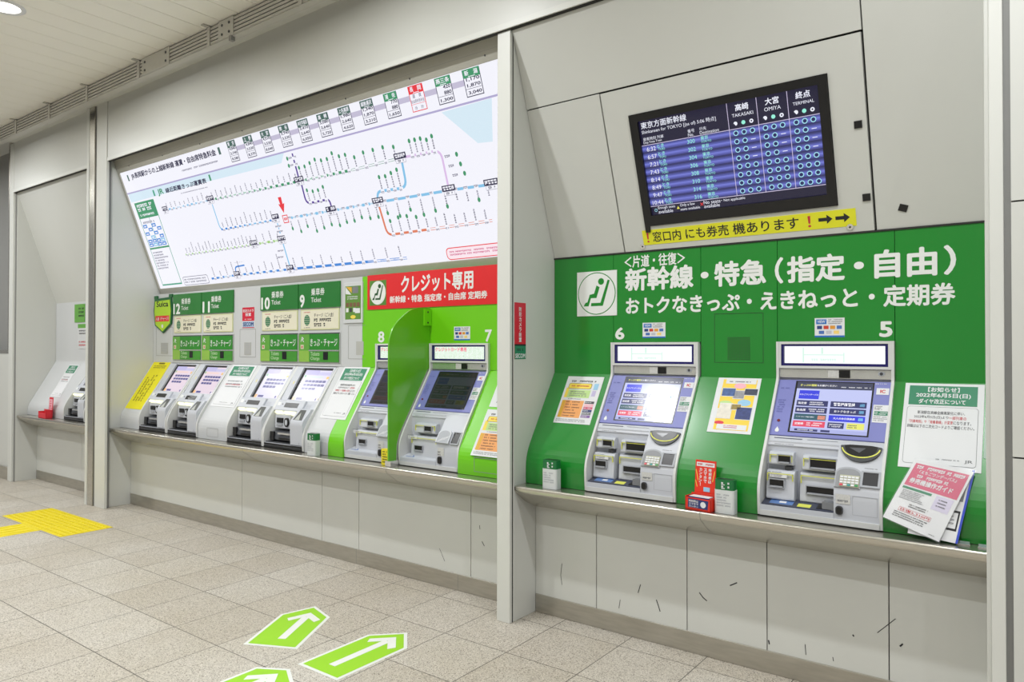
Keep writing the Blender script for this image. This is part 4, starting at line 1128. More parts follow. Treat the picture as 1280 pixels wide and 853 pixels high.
# lime divider between the two credit machines
dv = thing('privacy_divider', 'tall lime green divider panel with a rounded front corner between two credit machines', 'divider', (-3.3625, 3.30, .737))
m = MB()
pts = fillet([(3.19, .745), (3.19, 1.60), (3.34, 1.747), (3.566, 1.747)], [0, .16, .16, 0], 8) + [(3.566, 1.42), (3.30, .96), (3.28, .745)]
pts = fillet([(3.566, 1.747), (3.40, 1.747), (3.19, 1.60), (3.19, .745)], [0, .12, .22, 0], 10) + [(3.255, .745)] + [(y - .02, z) for y, z in ((3.28, .87), (3.30, .93), (3.562, 1.34))] + [(3.566, 1.345)]
m.prism(Frame((-3.3575, 0, 0), (0, 1, 0), (0, 0, 1)), pts, -.010, 0, mat('divider_lime', (92, 172, 20), .3, var=.03, scale=3, coat=.3)); m.build('panel', dv, bevel=.002)
m = MB(); m.cube(-3.3575, -3.345, 3.50, 3.566, 1.63, 1.74, LIME)
for z in (1.65, 1.72): m.prism(Frame((-3.345, 0, 0), (0, 1, 0), (0, 0, 1)), ell(3.53, z, .006, seg=8), 0, .003, GAP)
m.build('bracket', dv)
m = MB(); m.cube(-3.385, -3.335, 3.185, 3.25, .7365, .77, CHROME); m.build('foot', dv)
m = MB(); m.cube(-3.44, -3.375, 3.205, 3.235, .737, .84, mat('tag_yellow', (232, 214, 40), .5)); m.greek(Frame((0, 3.2045, 0), (1, 0, 0), (0, 0, 1)), (-3.43, .75, -3.385, .83), 5, 0.0, INK, 4)
m.build('tag_box', label='small yellow box standing at the foot of the lime green divider', cat='box')

# ================================================================== green ticket machines 12, 11, 10 and 9
SIGN = mat('sign_green', (34, 118, 46), .3, var=.03, coat=.3); SIGN2 = mat('sign_mid_green', (44, 134, 40), .35); SIGN3 = mat('sign_leaf', (96, 162, 62), .4); SIGN4 = mat('sign_pale_leaf', (140, 184, 74), .4)
CREAM = mat('cream_board', (226, 222, 200), .45); CREAM2 = mat('cream_border', (206, 208, 160), .45)
signs = [('12', -6.6665, .5), ('11', -6.163, .5), ('10', -5.272, .505), ('9', -4.762, .495)]
names = ['leftmost of the four', 'second from the left', 'third from the left', 'rightmost of the four']
for k, (no, x0, w) in enumerate(signs):
    x1 = x0 + w - .006
    m = MB(); r = (x0, 1.79, x1, 1.984); m.box(W2, r, 0, .012, SIGN, bev=.002)
    nw = .13 if len(no) == 2 else .066
    m.text(W2, no, (x0 + .014, 1.797, x0 + .014 + nw * .92, 1.898), .0125, WPAINT, .035)
    m.text(W2, '乗車券', (x0 + .155, 1.885, x0 + .315, 1.942), .0125, WPAINT, .012); m.text(W2, 'Ticket', (x0 + .155, 1.834, x0 + .275, 1.871), .0125, WPAINT, .006)
    m.build('number_sign', label='dark green ticket sign with the white number ' + no, cat='sign', group='numbered ticket signs')
    m = MB(); r = (x0 + .018, 1.622, x1 - .012, 1.780); m.box(W2, r, 0, .006, CREAM2, bev=.001); m.rect(W2, (r[0] + .008, r[1] + .008, r[2] - .008, r[3] - .008), .0065, CREAM)
    c = (r[0] + .08, r[1] + .075); m.face(W2, ell(c[0], c[1], .036, .042, 24), .007, mat('globe_green', (44, 116, 78), .5))
    for j in range(-2, 3): m.rect(W2, (c[0] - .034 * math.cos(j * .45), c[1] + j * .0155 - .0012, c[0] + .034 * math.cos(j * .45), c[1] + j * .0155 + .0012), .0074, CREAM)
    m.greek(W2, (c[0] - .04, r[3] - .028, c[0] + .04, r[3] - .016), 1, .007, REDINK, 2, ragged=0); m.greek(W2, (c[0] - .035, r[1] + .012, c[0] + .035, r[1] + .022), 1, .007, INK, 3, ragged=0, asp=.6)
    m.text(W2, 'チャージ（ご入金）', (r[0] + .165, r[3] - .062, r[0] + .395, r[3] - .030), .007, INK, .01)
    m.greek(W2, (r[0] + .165, r[3] - .098, r[0] + .38, r[3] - .070), 1, .007, INK, 6, ragged=0, asp=.9, gap=.1); m.greek(W2, (r[0] + .165, r[3] - .134, r[0] + .30, r[3] - .106), 1, .007, INK, 7, ragged=0, asp=.9, gap=.1)
    m.build('instruction_board', label='cream instruction board with a green globe below the number ' + no + ' sign', cat='sign', group='cream instruction boards')
    m = MB(); r = (x0 + .004, 1.374, x1 - .012, 1.588)
    m.box(W2, (r[0] - .004, r[1] - .006, r[2] + .010, r[3] + .010), 0, .006, mat('sign_rim', (196, 198, 194), .3, .4)); m.rect(W2, (r[0], r[3] + .001, r[2] + .008, r[3] + .009), .0066, DARK)
    a = r[0] + .128; vm = r[1] + .087
    m.box(W2, (a, vm + .006, r[2], r[3]), .006, .012, SIGN2); m.box(W2, (a, r[1], r[2], vm - .004), .006, .012, mat('sign_fern', (66, 144, 48), .35)); m.box(W2, (r[0], vm, a, r[3]), .006, .0115, SIGN3); m.box(W2, (r[0], r[1], a, vm), .006, .0115, SIGN4)
    m.box(W2, (a - .004, vm - .004, r[2], vm + .006), .006, .014, CHROME)
    m.text(W2, 'きっぷ・チャージ', (a + .014, vm + .032, r[2] - .012, vm + .092), .0125, WPAINT, .012)
    m.text(W2, 'Tickets', (a + .018, r[1] + .048, a + .125, r[1] + .078), .0125, mat('pale_green_print', (196, 222, 180), .5), .004); m.text(W2, 'Charge', (a + .018, r[1] + .008, a + .125, r[1] + .040), .0125, MATS['pale_green_print'], .004)
    m.box(W2, (a + .17, r[1] + .018, a + .225, r[1] + .078), .012, .014, BLACK)
    u, v = r[0] + .04, r[3] - .038; m.strip(W2, [(u - .014, v - .02), (u + .002, v + .016), (u + .018, v + .004), (u + .002, v - .004), (u + .022, v - .022)], .006, .0122, PAPER)
    m.box(W2, (r[0] + .024, vm + .012, r[0] + .062, vm + .046), .0115, .014, mat('button_plate', (206, 200, 170), .5)); m.face(W2, ell(r[0] + .043, vm + .029, .008, seg=10), .0145, REDINK)
    m.build('status_panel', label='green two-part ticket and charge panel just above the screen of machine ' + no, cat='panel', group='green charge panels')

SCW = {'a': (226, 222, 248), 'b': (236, 218, 232)}
def ticket_machine(root, tone):
    X0, X1 = -4.785, -4.295
    S, F = S2, F2
    body = fillet([(3.256, .741), (3.250, .86), (3.300, .955), (3.567, 1.3365)], [0, .12, .12, 0], 6) + [(3.62, 1.3365), (3.42, .95), (3.42, .741)]
    for a in (X0, X1 - .016):
        m = MB(); m.sweepx(body, a, a + .016, CHEEK); m.build('side_cheek', root)
    m = MB(); SR = (-4.690, .272, -4.336, .556)
    m.ring(S, (X0 + .016, .168, X1 - .016, .566), SR, -.05, .004, SILVER); m.rect(S, SR, -.010, BLACK)
    for q in ((-4.72, .42), (-4.315, .30)): m.rect(S, (q[0] - .006, q[1] - .012, q[0] + .006, q[1] + .012), .0046, mat('small_yellow_label', (226, 214, 120), .5))
    face = m.build('face_plate', root)
    c = SCW[tone]
    m = MB(); sx0, sy0, sx1, sy1 = (-4.658, .275, -4.338, .542); sw, sh = sx1 - sx0, sy1 - sy0
    def sr(a0, b0, a1, b1, mm, k=-.0085): m.rect(S, (sx0 + sw * a0, sy1 - sh * b1, sx0 + sw * a1, sy1 - sh * b0), k, mm)
    sr(0, 0, 1, 1, E('ticket_pale_' + tone, c, .95), -.0095); sr(0, 0, .52, .16, E('ticket_lilac', (196, 190, 234), .95)); sr(.52, .06, 1, .16, E('ticket_lilac2', (204, 200, 238), .95)); sr(.06, .19, .72, .25, E('ticket_line_' + tone, (214, 226, 226) if tone == 'a' else (244, 214, 210), .95)); sr(.86, .20, .97, .28, E('ticket_amber', (246, 200, 110), .95)); sr(.03, .17, .09, .24, E('ticket_leaf', (120, 196, 130), .95))
    NV = E('ticket_navy', (86, 84, 146), .95)
    for rr_, y in enumerate((.33, .45, .57)):
        for i in range(6 if rr_ < 2 else 4): sr(.14 + .13 * i, y, .255 + .13 * i, y + .075, NV)
    sr(.14, .90, .36, .97, NV); sr(0, .88, .10, 1, E('ticket_orange', (250, 196, 140), .95)); sr(.83, .90, .88, .97, NV); sr(.93, .88, .99, .96, E('ticket_amber', (246, 200, 110), .95))
    m.build('screen', face)
    # note slot bar under the screen
    m = MB(); m.box(S, (X0 + .016, .168, -4.44, .262), .004, .020, SILVER, bev=.008); r = (-4.661, .198, -4.500, .236); m.box(S, r, .020, .0215, BLACK)
    m.face(S, ell(-4.69, .222, .006, seg=10), .0205, BLACK); m.rect(S, (-4.752, .21, -4.715, .238), .0205, WPAINT)
    m.build('note_slot', root)
    m = MB()
    for i in range(5):
        for j in range(6): m.rect(S, (-4.425 + .011 * i, .178 + .011 * j, -4.419 + .011 * i, .184 + .011 * j), .0046, SILVER2)
    m.build('speaker_grille', root)
    # open recess with coin slot, lamps, tray
    m = MB(); yb = 3.40; m.cube(X0 + .016, -4.47, yb, yb + .02, .77, 1.05, SILVER); m.cube(X0 + .016, X1 - .016, 3.27, yb + .01, .76, .782, DARK); m.cube(X0 + .016, X1 - .016, 3.262, 3.30, .741, .775, SILVER)
    m.build('recess', root)
    LMP = E('slot_lamp', (250, 250, 200), 1.6)
    m = MB()
    for a, b in ((-4.74, -4.66), (-4.63, -4.50)): m.box(S, (a, .150, b, .168), -.02, .020, LMP, bev=.004)
    m.build('slot_lamp', root)
    m = MB(); module(m, -4.745, -4.565, .875, .985, 3.335, 3.405, SILVER, r=.015, tilt=.006); fr = Frame((0, 3.335, 0), (1, 0, 0), (0, 0, 1))
    m.box(fr, (-4.72, .918, -4.645, .955), -.004, .003, BLACK, bev=.001); m.box(fr, (-4.715, .898, -4.65, .912), -.002, .008, SILVER2); m.build('coin_slot', root)
    m = MB(); m.prism(Frame((0, 3.330, 0), (1, 0, 0), (0, 0, 1)), ell(-4.595, .925, .024, .034, 18), -.03, .006, BLACK); m.prism(Frame((0, 3.324, 0), (1, 0, 0), (0, 0, 1)), ell(-4.592, .925, .013, .022, 14), -.001, .003, SILVER); m.build('return_lever', root)
    m = MB(); m.sweepx(fillet([(3.40, .79), (3.29, .79), (3.30, .85), (3.40, .865)], [0, .02, .03, 0]), -4.752, -4.47, mat('tray_grey', (96, 98, 104), .3, .4)); m.cube(-4.735, -4.69, 3.284, 3.30, .79, .855, BLACK); m.cube(-4.63, -4.49, 3.286, 3.30, .80, .815, BLACK); m.cube(-4.64, -4.49, 3.282, 3.30, .84, .852, CHROME); m.build('change_tray', root)
    # ticket box on the right with a slanted dish on top
    m = MB(); x0, x1 = -4.452, X1 - .016
    prof = fillet([(3.258, .778), (3.254, .930), (3.262, .955), (3.335, 1.035)], [0, .02, .006, 0]) + [(3.41, 1.03), (3.41, .778)]
    m.sweepx(prof, x0, x1, SILVER)
    tb = m.build('ticket_box', root, bevel=.003)
    m = MB(); D = Frame((0, 3.262, .955), (1, 0, 0), (0, .073, .080))
    m.face(D, [(x0 + .018, .006), (x1 - .02, .006), (x1 - .045, .098), (x0 + .030, .098)], .0012, mat('dish_grey', (74, 76, 74), .4)); m.face(D, [(x0 + .036, .008), (x0 + .09, .008), (x0 + .058, .075)], .002, mat('dish_light', (176, 178, 172), .4)); m.build('ticket_dish', tb)
    m = MB(); q = Frame((0, 3.257, 0), (1, 0, 0), (0, 0, 1)); m.strip(q, [(-4.345, .800), (-4.352, .793), (-4.345, .786)], .002, .0005, GREYINK); m.greek(q, (x0 + .05, .905, x0 + .10, .918), 1, .0004, SILVER2, 3); m.build('moulded_mark', tb)
    m = MB(); q = Frame((0, 3.262, 0), (1, 0, 0), (0, 0, 1)); m.box(q, (X0 + .016, .758, X1 - .016, .772), -.02, .006, BLACK); m.box(q, (X0 + .016, .742, X1 - .016, .753), -.02, .008, BLACK); m.build('kick_strip', root)

BT = (-4.54, 3.40, .741)
t9 = thing('ticket_machine', 'grey touch screen ticket machine below the number 9 sign, beside a white notice', 'ticket machine', BT, 'grey local ticket machines')
ticket_machine(t9, 'a')
t10 = copy_thing(t9, (BT[0] - .490, BT[1], BT[2]), 'grey touch screen ticket machine below the number 10 sign')
t11 = thing('ticket_machine', 'grey touch screen ticket machine below the number 11 sign, its screen pinkish', 'ticket machine', BT, 'grey local ticket machines')
ticket_machine(t11, 'b'); t11.location = (BT[0] - 1.405, BT[1], BT[2])
t12 = copy_thing(t11, (BT[0] - 1.905, BT[1], BT[2]), 'grey touch screen ticket machine below the number 12 sign, next to the yellow poster')

# ================================================================== notices, posters and stickers
ORANGE = mat('print_orange', (232, 160, 92), .5); YPALE = mat('print_yellow', (240, 214, 84), .5); PINK = mat('print_pink', (206, 84, 118), .5); NAVY = mat('print_navy', (40, 52, 110), .5); PURP = mat('print_purple', (130, 90, 160), .5); SKYP = mat('print_sky', (150, 196, 226), .5); PINKP = mat('print_pale_pink', (240, 176, 190), .5); LEAFP = mat('print_pale_leaf', (186, 216, 140), .5); BROWN = mat('print_brown', (120, 84, 60), .5)

def notice(fr, r, name, label, body, big=True):
    """White sheet with a green heading: the timetable revision notice (its square code is left blank)."""
    m = MB(); u0, v0, u1, v1 = r; w, h = u1 - u0, v1 - v0
    m.box(fr, r, .001, .0025, PAPER); n = .003
    m.rect(fr, (u0 + w * .06, v1 - h * .265, u1 - w * .08, v1 - h * .03), n, PGREEN)
    for s, a0, a1, y0, y1 in (('【お知らせ】', .30, .70, .045, .105), ('2022年6月5日(日)', .15, .84, .115, .18), ('ダイヤ改正について', .19, .78, .19, .25)):
        m.text(fr, s, (u0 + w * a0, v1 - h * y1, u0 + w * a1, v1 - h * y0), n + .0004, PAPER, .03 if big else .02)
    bx = (u0 + w * .05, v0 + h * .05, u1 - w * .06, v1 - h * .285)
    m.prism(fr, rrect(*bx, .012), .002, n, GREYINK); m.prism(fr, rrect(bx[0] + .0016, bx[1] + .0016, bx[2] - .0016, bx[3] - .0016, .011), .002, n + .0004, PAPER)
    if body:
        q = n + .0008
        m.text(fr, '新潟駅在来線全線高架化に伴い、', (u0 + w * .19, v1 - h * .375, u0 + w * .78, v1 - h * .335), q, INK, .008)
        m.text(fr, '2022年6月5日(日)より', (u0 + w * .15, v1 - h * .43, u0 + w * .58, v1 - h * .39), q, INK, .008); m.text(fr, '一部列車の', (u0 + w * .585, v1 - h * .43, u0 + w * .80, v1 - h * .39), q, REDINK, .01)
        m.text(fr, '「列車時刻」や「発着番線」が変更', (u0 + w * .09, v1 - h * .485, u0 + w * .64, v1 - h * .445), q, REDINK, .01); m.text(fr, 'になります。', (u0 + w * .645, v1 - h * .485, u0 + w * .86, v1 - h * .445), q, INK, .008)
        m.text(fr, '詳細は以下の二次元コードよりご確認ください。', (u0 + w * .07, v1 - h * .54, u0 + w * .90, v1 - h * .50), q, INK, .008)
        m.greek(fr, (u0 + w * .46, v0 + h * .10, u0 + w * .74, v0 + h * .125), 1, q, GREYINK, 3, ragged=0, asp=.8)
        m.text(fr, 'JR', (u0 + w * .80, v0 + h * .085, u0 + w * .90, v0 + h * .125), q, GREYINK, .02)
    else:
        q = n + .0008
        m.greek(fr, (u0 + w * .16, v1 - h * .56, u1 - w * .14, v1 - h * .36), 3, q, GREYINK, 5, ragged=.2, gap=.6); m.greek(fr, (u0 + w * .13, v1 - h * .50, u1 - w * .2, v1 - h * .455), 1, q, REDINK, 7)
        m.greek(fr, (u0 + w * .3, v0 + h * .09, u1 - w * .35, v0 + h * .11), 1, q, GREYINK, 8); m.text(fr, 'JR', (u0 + w * .78, v0 + h * .07, u0 + w * .88, v0 + h * .11), q, GREYINK, .02)
    return m.build(name, label=label, cat='notice')
notice(S1, (-.522, .125, -.234, .521), 'timetable_notice', 'large white notice with green heading at the right end, above the pink leaflet', True)
notice(S2, (-5.665, .165, -5.315, .565), 'timetable_notice', 'white notice with a green heading on the pale slope between machines 11 and 10', False)
notice(S2, (-4.225, .145, -3.945, .572), 'timetable_notice', 'white notice with a green heading on the slope between machine 9 and machine 8', True)

# orange fare posters, yellow posters
def orange_poster(fr, r, label):
    m = MB(); u0, v0, u1, v1 = r; w, h = u1 - u0, v1 - v0
    m.box(fr, r, .001, .0025, PAPER); n = .003
    m.greek(fr, (u0 + w * .14, v1 - h * .125, u1 - w * .18, v1 - h * .085), 1, n, INK, 3, ragged=0, gap=.1)
    m.prism(fr, rrect(u0 + w * .10, v1 - h * .27, u1 - w * .26, v1 - h * .15, .01), .002, n, INK); m.prism(fr, rrect(u0 + w * .11, v1 - h * .263, u1 - w * .27, v1 - h * .157, .009), .002, n + .0004, YPALE); m.greek(fr, (u0 + w * .18, v1 - h * .235, u1 - w * .33, v1 - h * .185), 1, n + .0008, REDINK, 4, ragged=.05)
    m.rect(fr, (u0 + w * .06, v1 - h * .46, u0 + w * .14, v1 - h * .25), n, YPALE); m.rect(fr, (u0 + w * .14, v1 - h * .46, u1 - w * .25, v1 - h * .29), n, LEAFP); m.greek(fr, (u0 + w * .2, v1 - h * .44, u1 - w * .32, v1 - h * .31), 3, n + .0004, GREYINK, 5)
    m.greek(fr, (u0 + w * .2, v1 - h * .50, u1 - w * .45, v1 - h * .475), 1, n, INK, 6, ragged=0)
    m.rect(fr, (u0 + w * .06, v0 + h * .12, u0 + w * .66, v1 - h * .52), n, ORANGE); m.rect(fr, (u0 + w * .06, v0 + h * .12, u0 + w * .15, v1 - h * .52), n + .0003, mat('print_amber', (222, 170, 60), .5))
    rg = random.Random(9)
    for k in range(6):
        y = v0 + h * (.135 + .058 * k); m.greek(fr, (u0 + w * .18, y, u0 + w * .60, y + h * .045), 1, n + .0005, BROWN, k + 40, ragged=.4)
        m.rect(fr, (u0 + w * .69, y, u1 - w * .06, y + h * .05), n, [PURP, GREYINK, NAVY, PINK, PINKP, DARK][k]); m.greek(fr, (u0 + w * .7, y + h * .01, u1 - w * .1, y + h * .04), 1, n + .0004, PAPER, k)
    m.rect(fr, (u1 - w * .2, v1 - h * .28, u1 - w * .08, v1 - h * .15), n, SKYP); m.rect(fr, (u1 - w * .2, v1 - h * .42, u1 - w * .1, v1 - h * .30), n, mat('print_lilac', (190, 180, 214), .5))
    m.greek(fr, (u0 + w * .05, v0 + h * .03, u1 - w * .06, v0 + h * .095), 2, n, GREYINK, 12, gap=.5)
    return m.build('fare_poster', label=label, cat='poster')
orange_poster(S1, (-2.243, .209, -2.008, .508), 'orange and white fare poster on the green slope at the left of machine 6')
orange_poster(S2, (-2.745, -.005, -2.455, .300), 'orange and white fare poster on the lime green slope beside the white pier')
m = MB(); r = (-2.745, .318, -2.455, .515); m.box(S2, r, .001, .0025, PAPER); m.greek(S2, (-2.70, .34, -2.5, .47), 6, .003, GREYINK, 3, ragged=.4); m.rect(S2, (-2.70, .455, -2.60, .49), .003, YPALE)
m.build('small_notice', label='white typed sheet above the orange poster on the lime green slope', cat='notice')

m = MB(); r = (-1.356, .220, -1.143, .524); u0, v0, u1, v1 = r; w, h = u1 - u0, v1 - v0; n = .003
m.box(S1, r, .001, .0025, PAPER)
m.rect(S1, (u0 + w * .13, v0 + h * .05, u1 - w * .08, v1 - h * .03), n, mat('print_sun', (242, 206, 72), .5)); m.rect(S1, (u0 + w * .2, v1 - h * .11, u1 - w * .1, v1 - h * .03), n + .0004, PAPER); m.greek(S1, (u0 + w * .28, v1 - h * .09, u1 - w * .2, v1 - h * .055), 1, n + .0008, INK, 3)
for cx, cy, ru, rv, c in ((.55, .85, .14, .05, PINKP), (.29, .53, .15, .045, LEAFP), (.72, .545, .15, .06, SKYP), (.24, .175, .11, .032, mat('print_red', (214, 50, 70), .5))):
    m.face(S1, ell(u0 + w * cx, v0 + h * cy, w * ru, h * rv, 20), n + .0005, c)
PH = [mat('photo_blue', (70, 96, 150), .5, var=.5, scale=90), mat('photo_grey', (150, 150, 156), .5, var=.5, scale=90), mat('photo_dusk', (60, 64, 84), .5, var=.6, scale=90), mat('photo_cream', (224, 218, 206), .5, var=.2, scale=60), mat('photo_field', (150, 130, 70), .5, var=.5, scale=80), mat('photo_suit', (54, 66, 120), .5, var=.6, scale=70)]
for a0, b0, a1, b1, c in ((.16, .66, .46, .80, 0), (.44, .62, .68, .76, 1), (.68, .69, .97, .80, 2), (.18, .42, .46, .52, 3), (.44, .42, .66, .51, 4), (.14, .26, .46, .42, 3), (.58, .25, .92, .46, 5)):
    m.rect(S1, (u0 + w * (a0 - .01), v0 + h * (b0 - .01), u0 + w * (a1 + .01), v0 + h * (b1 + .01)), n + .0007, PAPER); m.rect(S1, (u0 + w * a0, v0 + h * b0, u0 + w * a1, v0 + h * b1), n + .001, PH[c])
m.rect(S1, (u0 + w * .2, v0 + h * .06, u1 - w * .12, v0 + h * .15), n + .0006, PAPER); m.greek(S1, (u0 + w * .36, v0 + h * .08, u1 - w * .25, v0 + h * .14), 2, n + .001, PINK, 6)
m.build('travel_poster', label='yellow travel poster with small photos on the green slope between the two right-hand machines', cat='poster')

YP = mat('poster_yellow', (232, 222, 20), .5)
m = MB(); r = (-7.03, .066, -6.715, .581); m.box(S2, r, .001, .0025, YP)
w, h = r[2] - r[0], r[3] - r[1]
OLV = mat('olive_ink', (128, 116, 20), .6)
m.rect(S2, (r[0] + w * .36, r[3] - h * .055, r[2] - w * .30, r[3] - h * .02), .003, OLV); m.greek(S2, (r[0] + w * .16, r[3] - h * .15, r[2] - w * .12, r[3] - h * .075), 2, .003, OLV, 4, ragged=.1)
for k in range(4): 
    x = r[0] + w * (.26 + .15 * k); m.greek(Frame(S2.to(x, r[1] + h * .16, 0), S2.v, -S2.u), (0, 0, h * .62, w * .085), 1, .003, OLV, k + 5, ragged=.3, gap=.1)
m.build('yellow_poster', label='plain yellow poster with vertical print on the slope left of machine 12', cat='poster')

# green framed poster by the red sign
m = MB(); r = (-4.2306, 1.6648, -4.0242, 1.9637); m.box(W2, r, 0, .010, WHITE, bev=.002); u0, v0, u1, v1 = r; w, h = u1 - u0, v1 - v0; n = .0105
OG = mat('poster_moss', (92, 138, 52), .5); m.rect(W2, (u0 + w * .09, v0 + h * .09, u1 - w * .08, v1 - h * .09), n, OG); n += .0004
m.face(W2, [(u0 + w * .11, v0 + h * .72), (u0 + w * .42, v0 + h * .70), (u0 + w * .11, v0 + h * .90)], n, PAPER); m.face(W2, [(u0 + w * .14, v0 + h * .90), (u0 + w * .44, v0 + h * .88), (u0 + w * .44, v0 + h * .74)], n, mat('print_amber', (222, 170, 60), .5))
m.rect(W2, (u0 + w * .48, v0 + h * .73, u0 + w * .78, v0 + h * .89), n, GREYINK); m.greek(W2, (u0 + w * .2, v0 + h * .57, u1 - w * .2, v0 + h * .67), 2, n, PAPER, 5, ragged=.1)
for a in range(4): m.rect(W2, (u0 + w * (.14 + .19 * a), v0 + h * .40, u0 + w * (.29 + .19 * a), v0 + h * .50), n, BROWN); m.rect(W2, (u0 + w * (.14 + .19 * a), v0 + h * .27, u0 + w * (.27 + .19 * a), v0 + h * .37), n, DARK if a % 2 else PAPER)
m.rect(W2, (u0 + w * .62, v0 + h * .24, u1 - w * .12, v0 + h * .36), n + .0004, PAPER); m.face(W2, ell(u0 + w * .52, v0 + h * .15, w * .14, h * .045, 14), n + .0004, YPALE)
m.build('framed_poster', label='small green poster in a white frame between the number 9 sign and the red sign', cat='poster')

# security camera stickers
m = MB(); r = (-5.5442, 1.6508, -5.3707, 1.8251); m.box(W2, r, 0, .0012, PAPER); u0, v0, u1, v1 = r; h = v1 - v0; w = u1 - u0
SR_ = mat('sticker_red', (206, 28, 56), .4); m.rect(W2, (u0, v0 + h * .34, u1, v1), .0016, SR_); m.text(W2, '防犯カメラ', (u0 + w * .06, v1 - h * .24, u1 - w * .06, v1 - h * .09), .002, PAPER, .02); m.text(W2, '設置', (u0 + w * .26, v1 - h * .43, u1 - w * .26, v1 - h * .27), .002, PAPER, .02); m.greek(W2, (u0 + w * .2, v0 + h * .38, u1 - w * .2, v0 + h * .46), 1, .002, PAPER, 3)
SB = mat('sticker_navy', (34, 62, 122), .4); m.rect(W2, (u0 + w * .03, v0 + h * .04, u1 - w * .03, v0 + h * .32), .0016, mat('sticker_pale_blue', (170, 190, 214), .4)); m.text(W2, 'SECOM', (u0 + w * .06, v0 + h * .08, u1 - w * .06, v0 + h * .28), .002, SB, .03); m.rect(W2, (u0, v0, u1, v0 + h * .035), .0016, SR_)
m.build('camera_sticker', label='square red camera sticker on the pale panel between the number 11 and number 10 signs', cat='sticker')
m = MB(); r = (3.1600, 1.4200, 3.2644, 1.7294); m.box(PS, r, 0, .0012, SR_); u0, v0, u1, v1 = r; h = v1 - v0; w = u1 - u0
m.column(PS, '防犯カメラ設置', (u0 + w * .26, v0 + h * .30, u0 + w * .74, v1 - h * .07), .0016, PAPER, .02)
m.rect(PS, (u0, v0, u1, v0 + h * .235), .0016, PGREEN); m.rect(PS, (u0, v0 + h * .235, u1, v0 + h * .265), .0018, INK); m.text(PS, 'SECOM', (u0 + w * .06, v0 + h * .02, u1 - w * .06, v0 + h * .10), .002, PAPER, .03); m.greek(PS, (u0 + w * .2, v0 + h * .13, u1 - w * .2, v0 + h * .20), 1, .002, INK, 4)
m.build('camera_sticker', label='tall narrow red camera sticker on the inner side of the white pier', cat='sticker')

# shield-shaped charge badge by machine 12
m = MB(); BGc = mat('badge_green', (24, 96, 50), .35); BLm = mat('badge_lime', (176, 214, 40), .35)
q = [(-7.00, 1.955), (-6.695, 1.965), (-6.672, 1.84), (-6.69, 1.71), (-6.84, 1.625), (-6.99, 1.70), (-7.015, 1.84)]
m.prism(W2, q, .004, .016, BGc)
c = (-6.842, 1.80); m.prism(W2, [(c[0] + (a - c[0]) * .88, c[1] + (b - c[1]) * .88 - .006) for a, b in q], .016, .019, BLm)
m.box(W2, (-7.01, 1.955, -6.95, 1.985), .002, .014, BGc); m.box(W2, (-6.735, 1.962, -6.675, 1.992), .002, .014, BGc)
m.text(W2, 'Suica', (-6.955, 1.875, -6.735, 1.930), .0195, INK, .02)
m.rect(W2, (-6.975, 1.735, -6.715, 1.79), .0195, RED); m.text(W2, '入金（チャージ）', (-6.965, 1.745, -6.725, 1.78), .020, PAPER, .02); m.face(W2, ell(-6.842, 1.69, .018, .018, 14), .0195, PAPER)
m.build('charge_badge', label='lime and dark green shield-shaped charge badge on the wall left of the number 12 sign', cat='badge')

# ================================================================== things standing on the counters
def canister(x, y, label):
    t = thing('paper_holder', label, 'holder', (x, y, .736), 'white and green holders on the counters')
    m = MB(); Z = Frame((x, y, .736), (1, 0, 0), (0, 1, 0))
    m.prism(Z, rrect(-.046, -.026, .046, .026, .012, 4), 0, .106, mat('holder_white', (206, 210, 210), .4, var=.05, scale=30)); fr = Frame((x, y - .0265, .736), (1, 0, 0), (0, 0, 1)); m.greek(fr, (-.034, .03, .034, .09), 5, 0, SILVER2, 3, ragged=.4)
    m.build('body', t, bevel=.002)
    m = MB(); m.prism(Z, rrect(-.044, -.025, .044, .025, .011, 4), .106, .152, mat('holder_green', (26, 110, 58), .35)); m.greek(Frame(fr.to(-.012, .112, 0), fr.v, -fr.u), (0, -.018, .034, 0), 1, .0016, PAPER, 8, ragged=.1, gap=.1); m.greek(fr, (.018, .112, .034, .146), 2, .0016, PAPER, 5)
    m.rect(Z, (-.036, -.018, .036, .018), .1525, BLACK)
    m.build('green_cap', t)
canister(-2.145, 3.215, 'white holder with a green top on the counter by the white pier')
canister(-1.198, 3.212, 'white holder with a green top beside the red leaflet stand')
canister(-4.125, 3.212, 'white holder with a green top on the counter between machines 9 and 8')

t = thing('leaflet_stand', 'small red leaflet stand with a tall back card on the counter between the right-hand machines', 'stand', (-1.31, 3.21, .736))
OR = mat('stand_red', (222, 52, 34), .4)
m = MB(); Z = Frame((-1.312, 3.205, .736), (1, -.12, 0), (.12, 1, 0))
m.box(Z, (-.064, -.032, .064, .030), 0, .006, OR); m.box(Z, (-.064, -.032, -.060, .030), 0, .062, OR); m.box(Z, (.060, -.032, .064, .030), 0, .062, OR); m.box(Z, (-.064, .026, .064, .030), 0, .070, OR); m.box(Z, (-.064, -.032, .064, -.028), 0, .056, OR)
fr = Frame(Z.to(0, -.0325, 0), Z.u, (0, 0, 1))
m.prism(fr, [(-.05, .012), (.05, .010), (.054, .050), (-.048, .052)], 0, .0008, NAVY); m.text(fr, '時刻表は', (-.044, .036, .004, .047), .0012, PAPER, .02); m.text(fr, 'スマホで', (-.044, .024, .004, .034), .0012, PAPER, .02); m.text(fr, 'カンタン', (-.044, .013, .004, .022), .0012, PAPER, .02); m.face(fr, ell(.028, .030, .014, .014, 14), .0012, PAPER)
m.build('tray', t)
m = MB(); m.box(Z, (-.052, -.024, .052, .022), .008, .060, NAVY); m.box(Z, (-.050, -.022, .050, .020), .060, .0615, PAPER); m.build('leaflets', t)
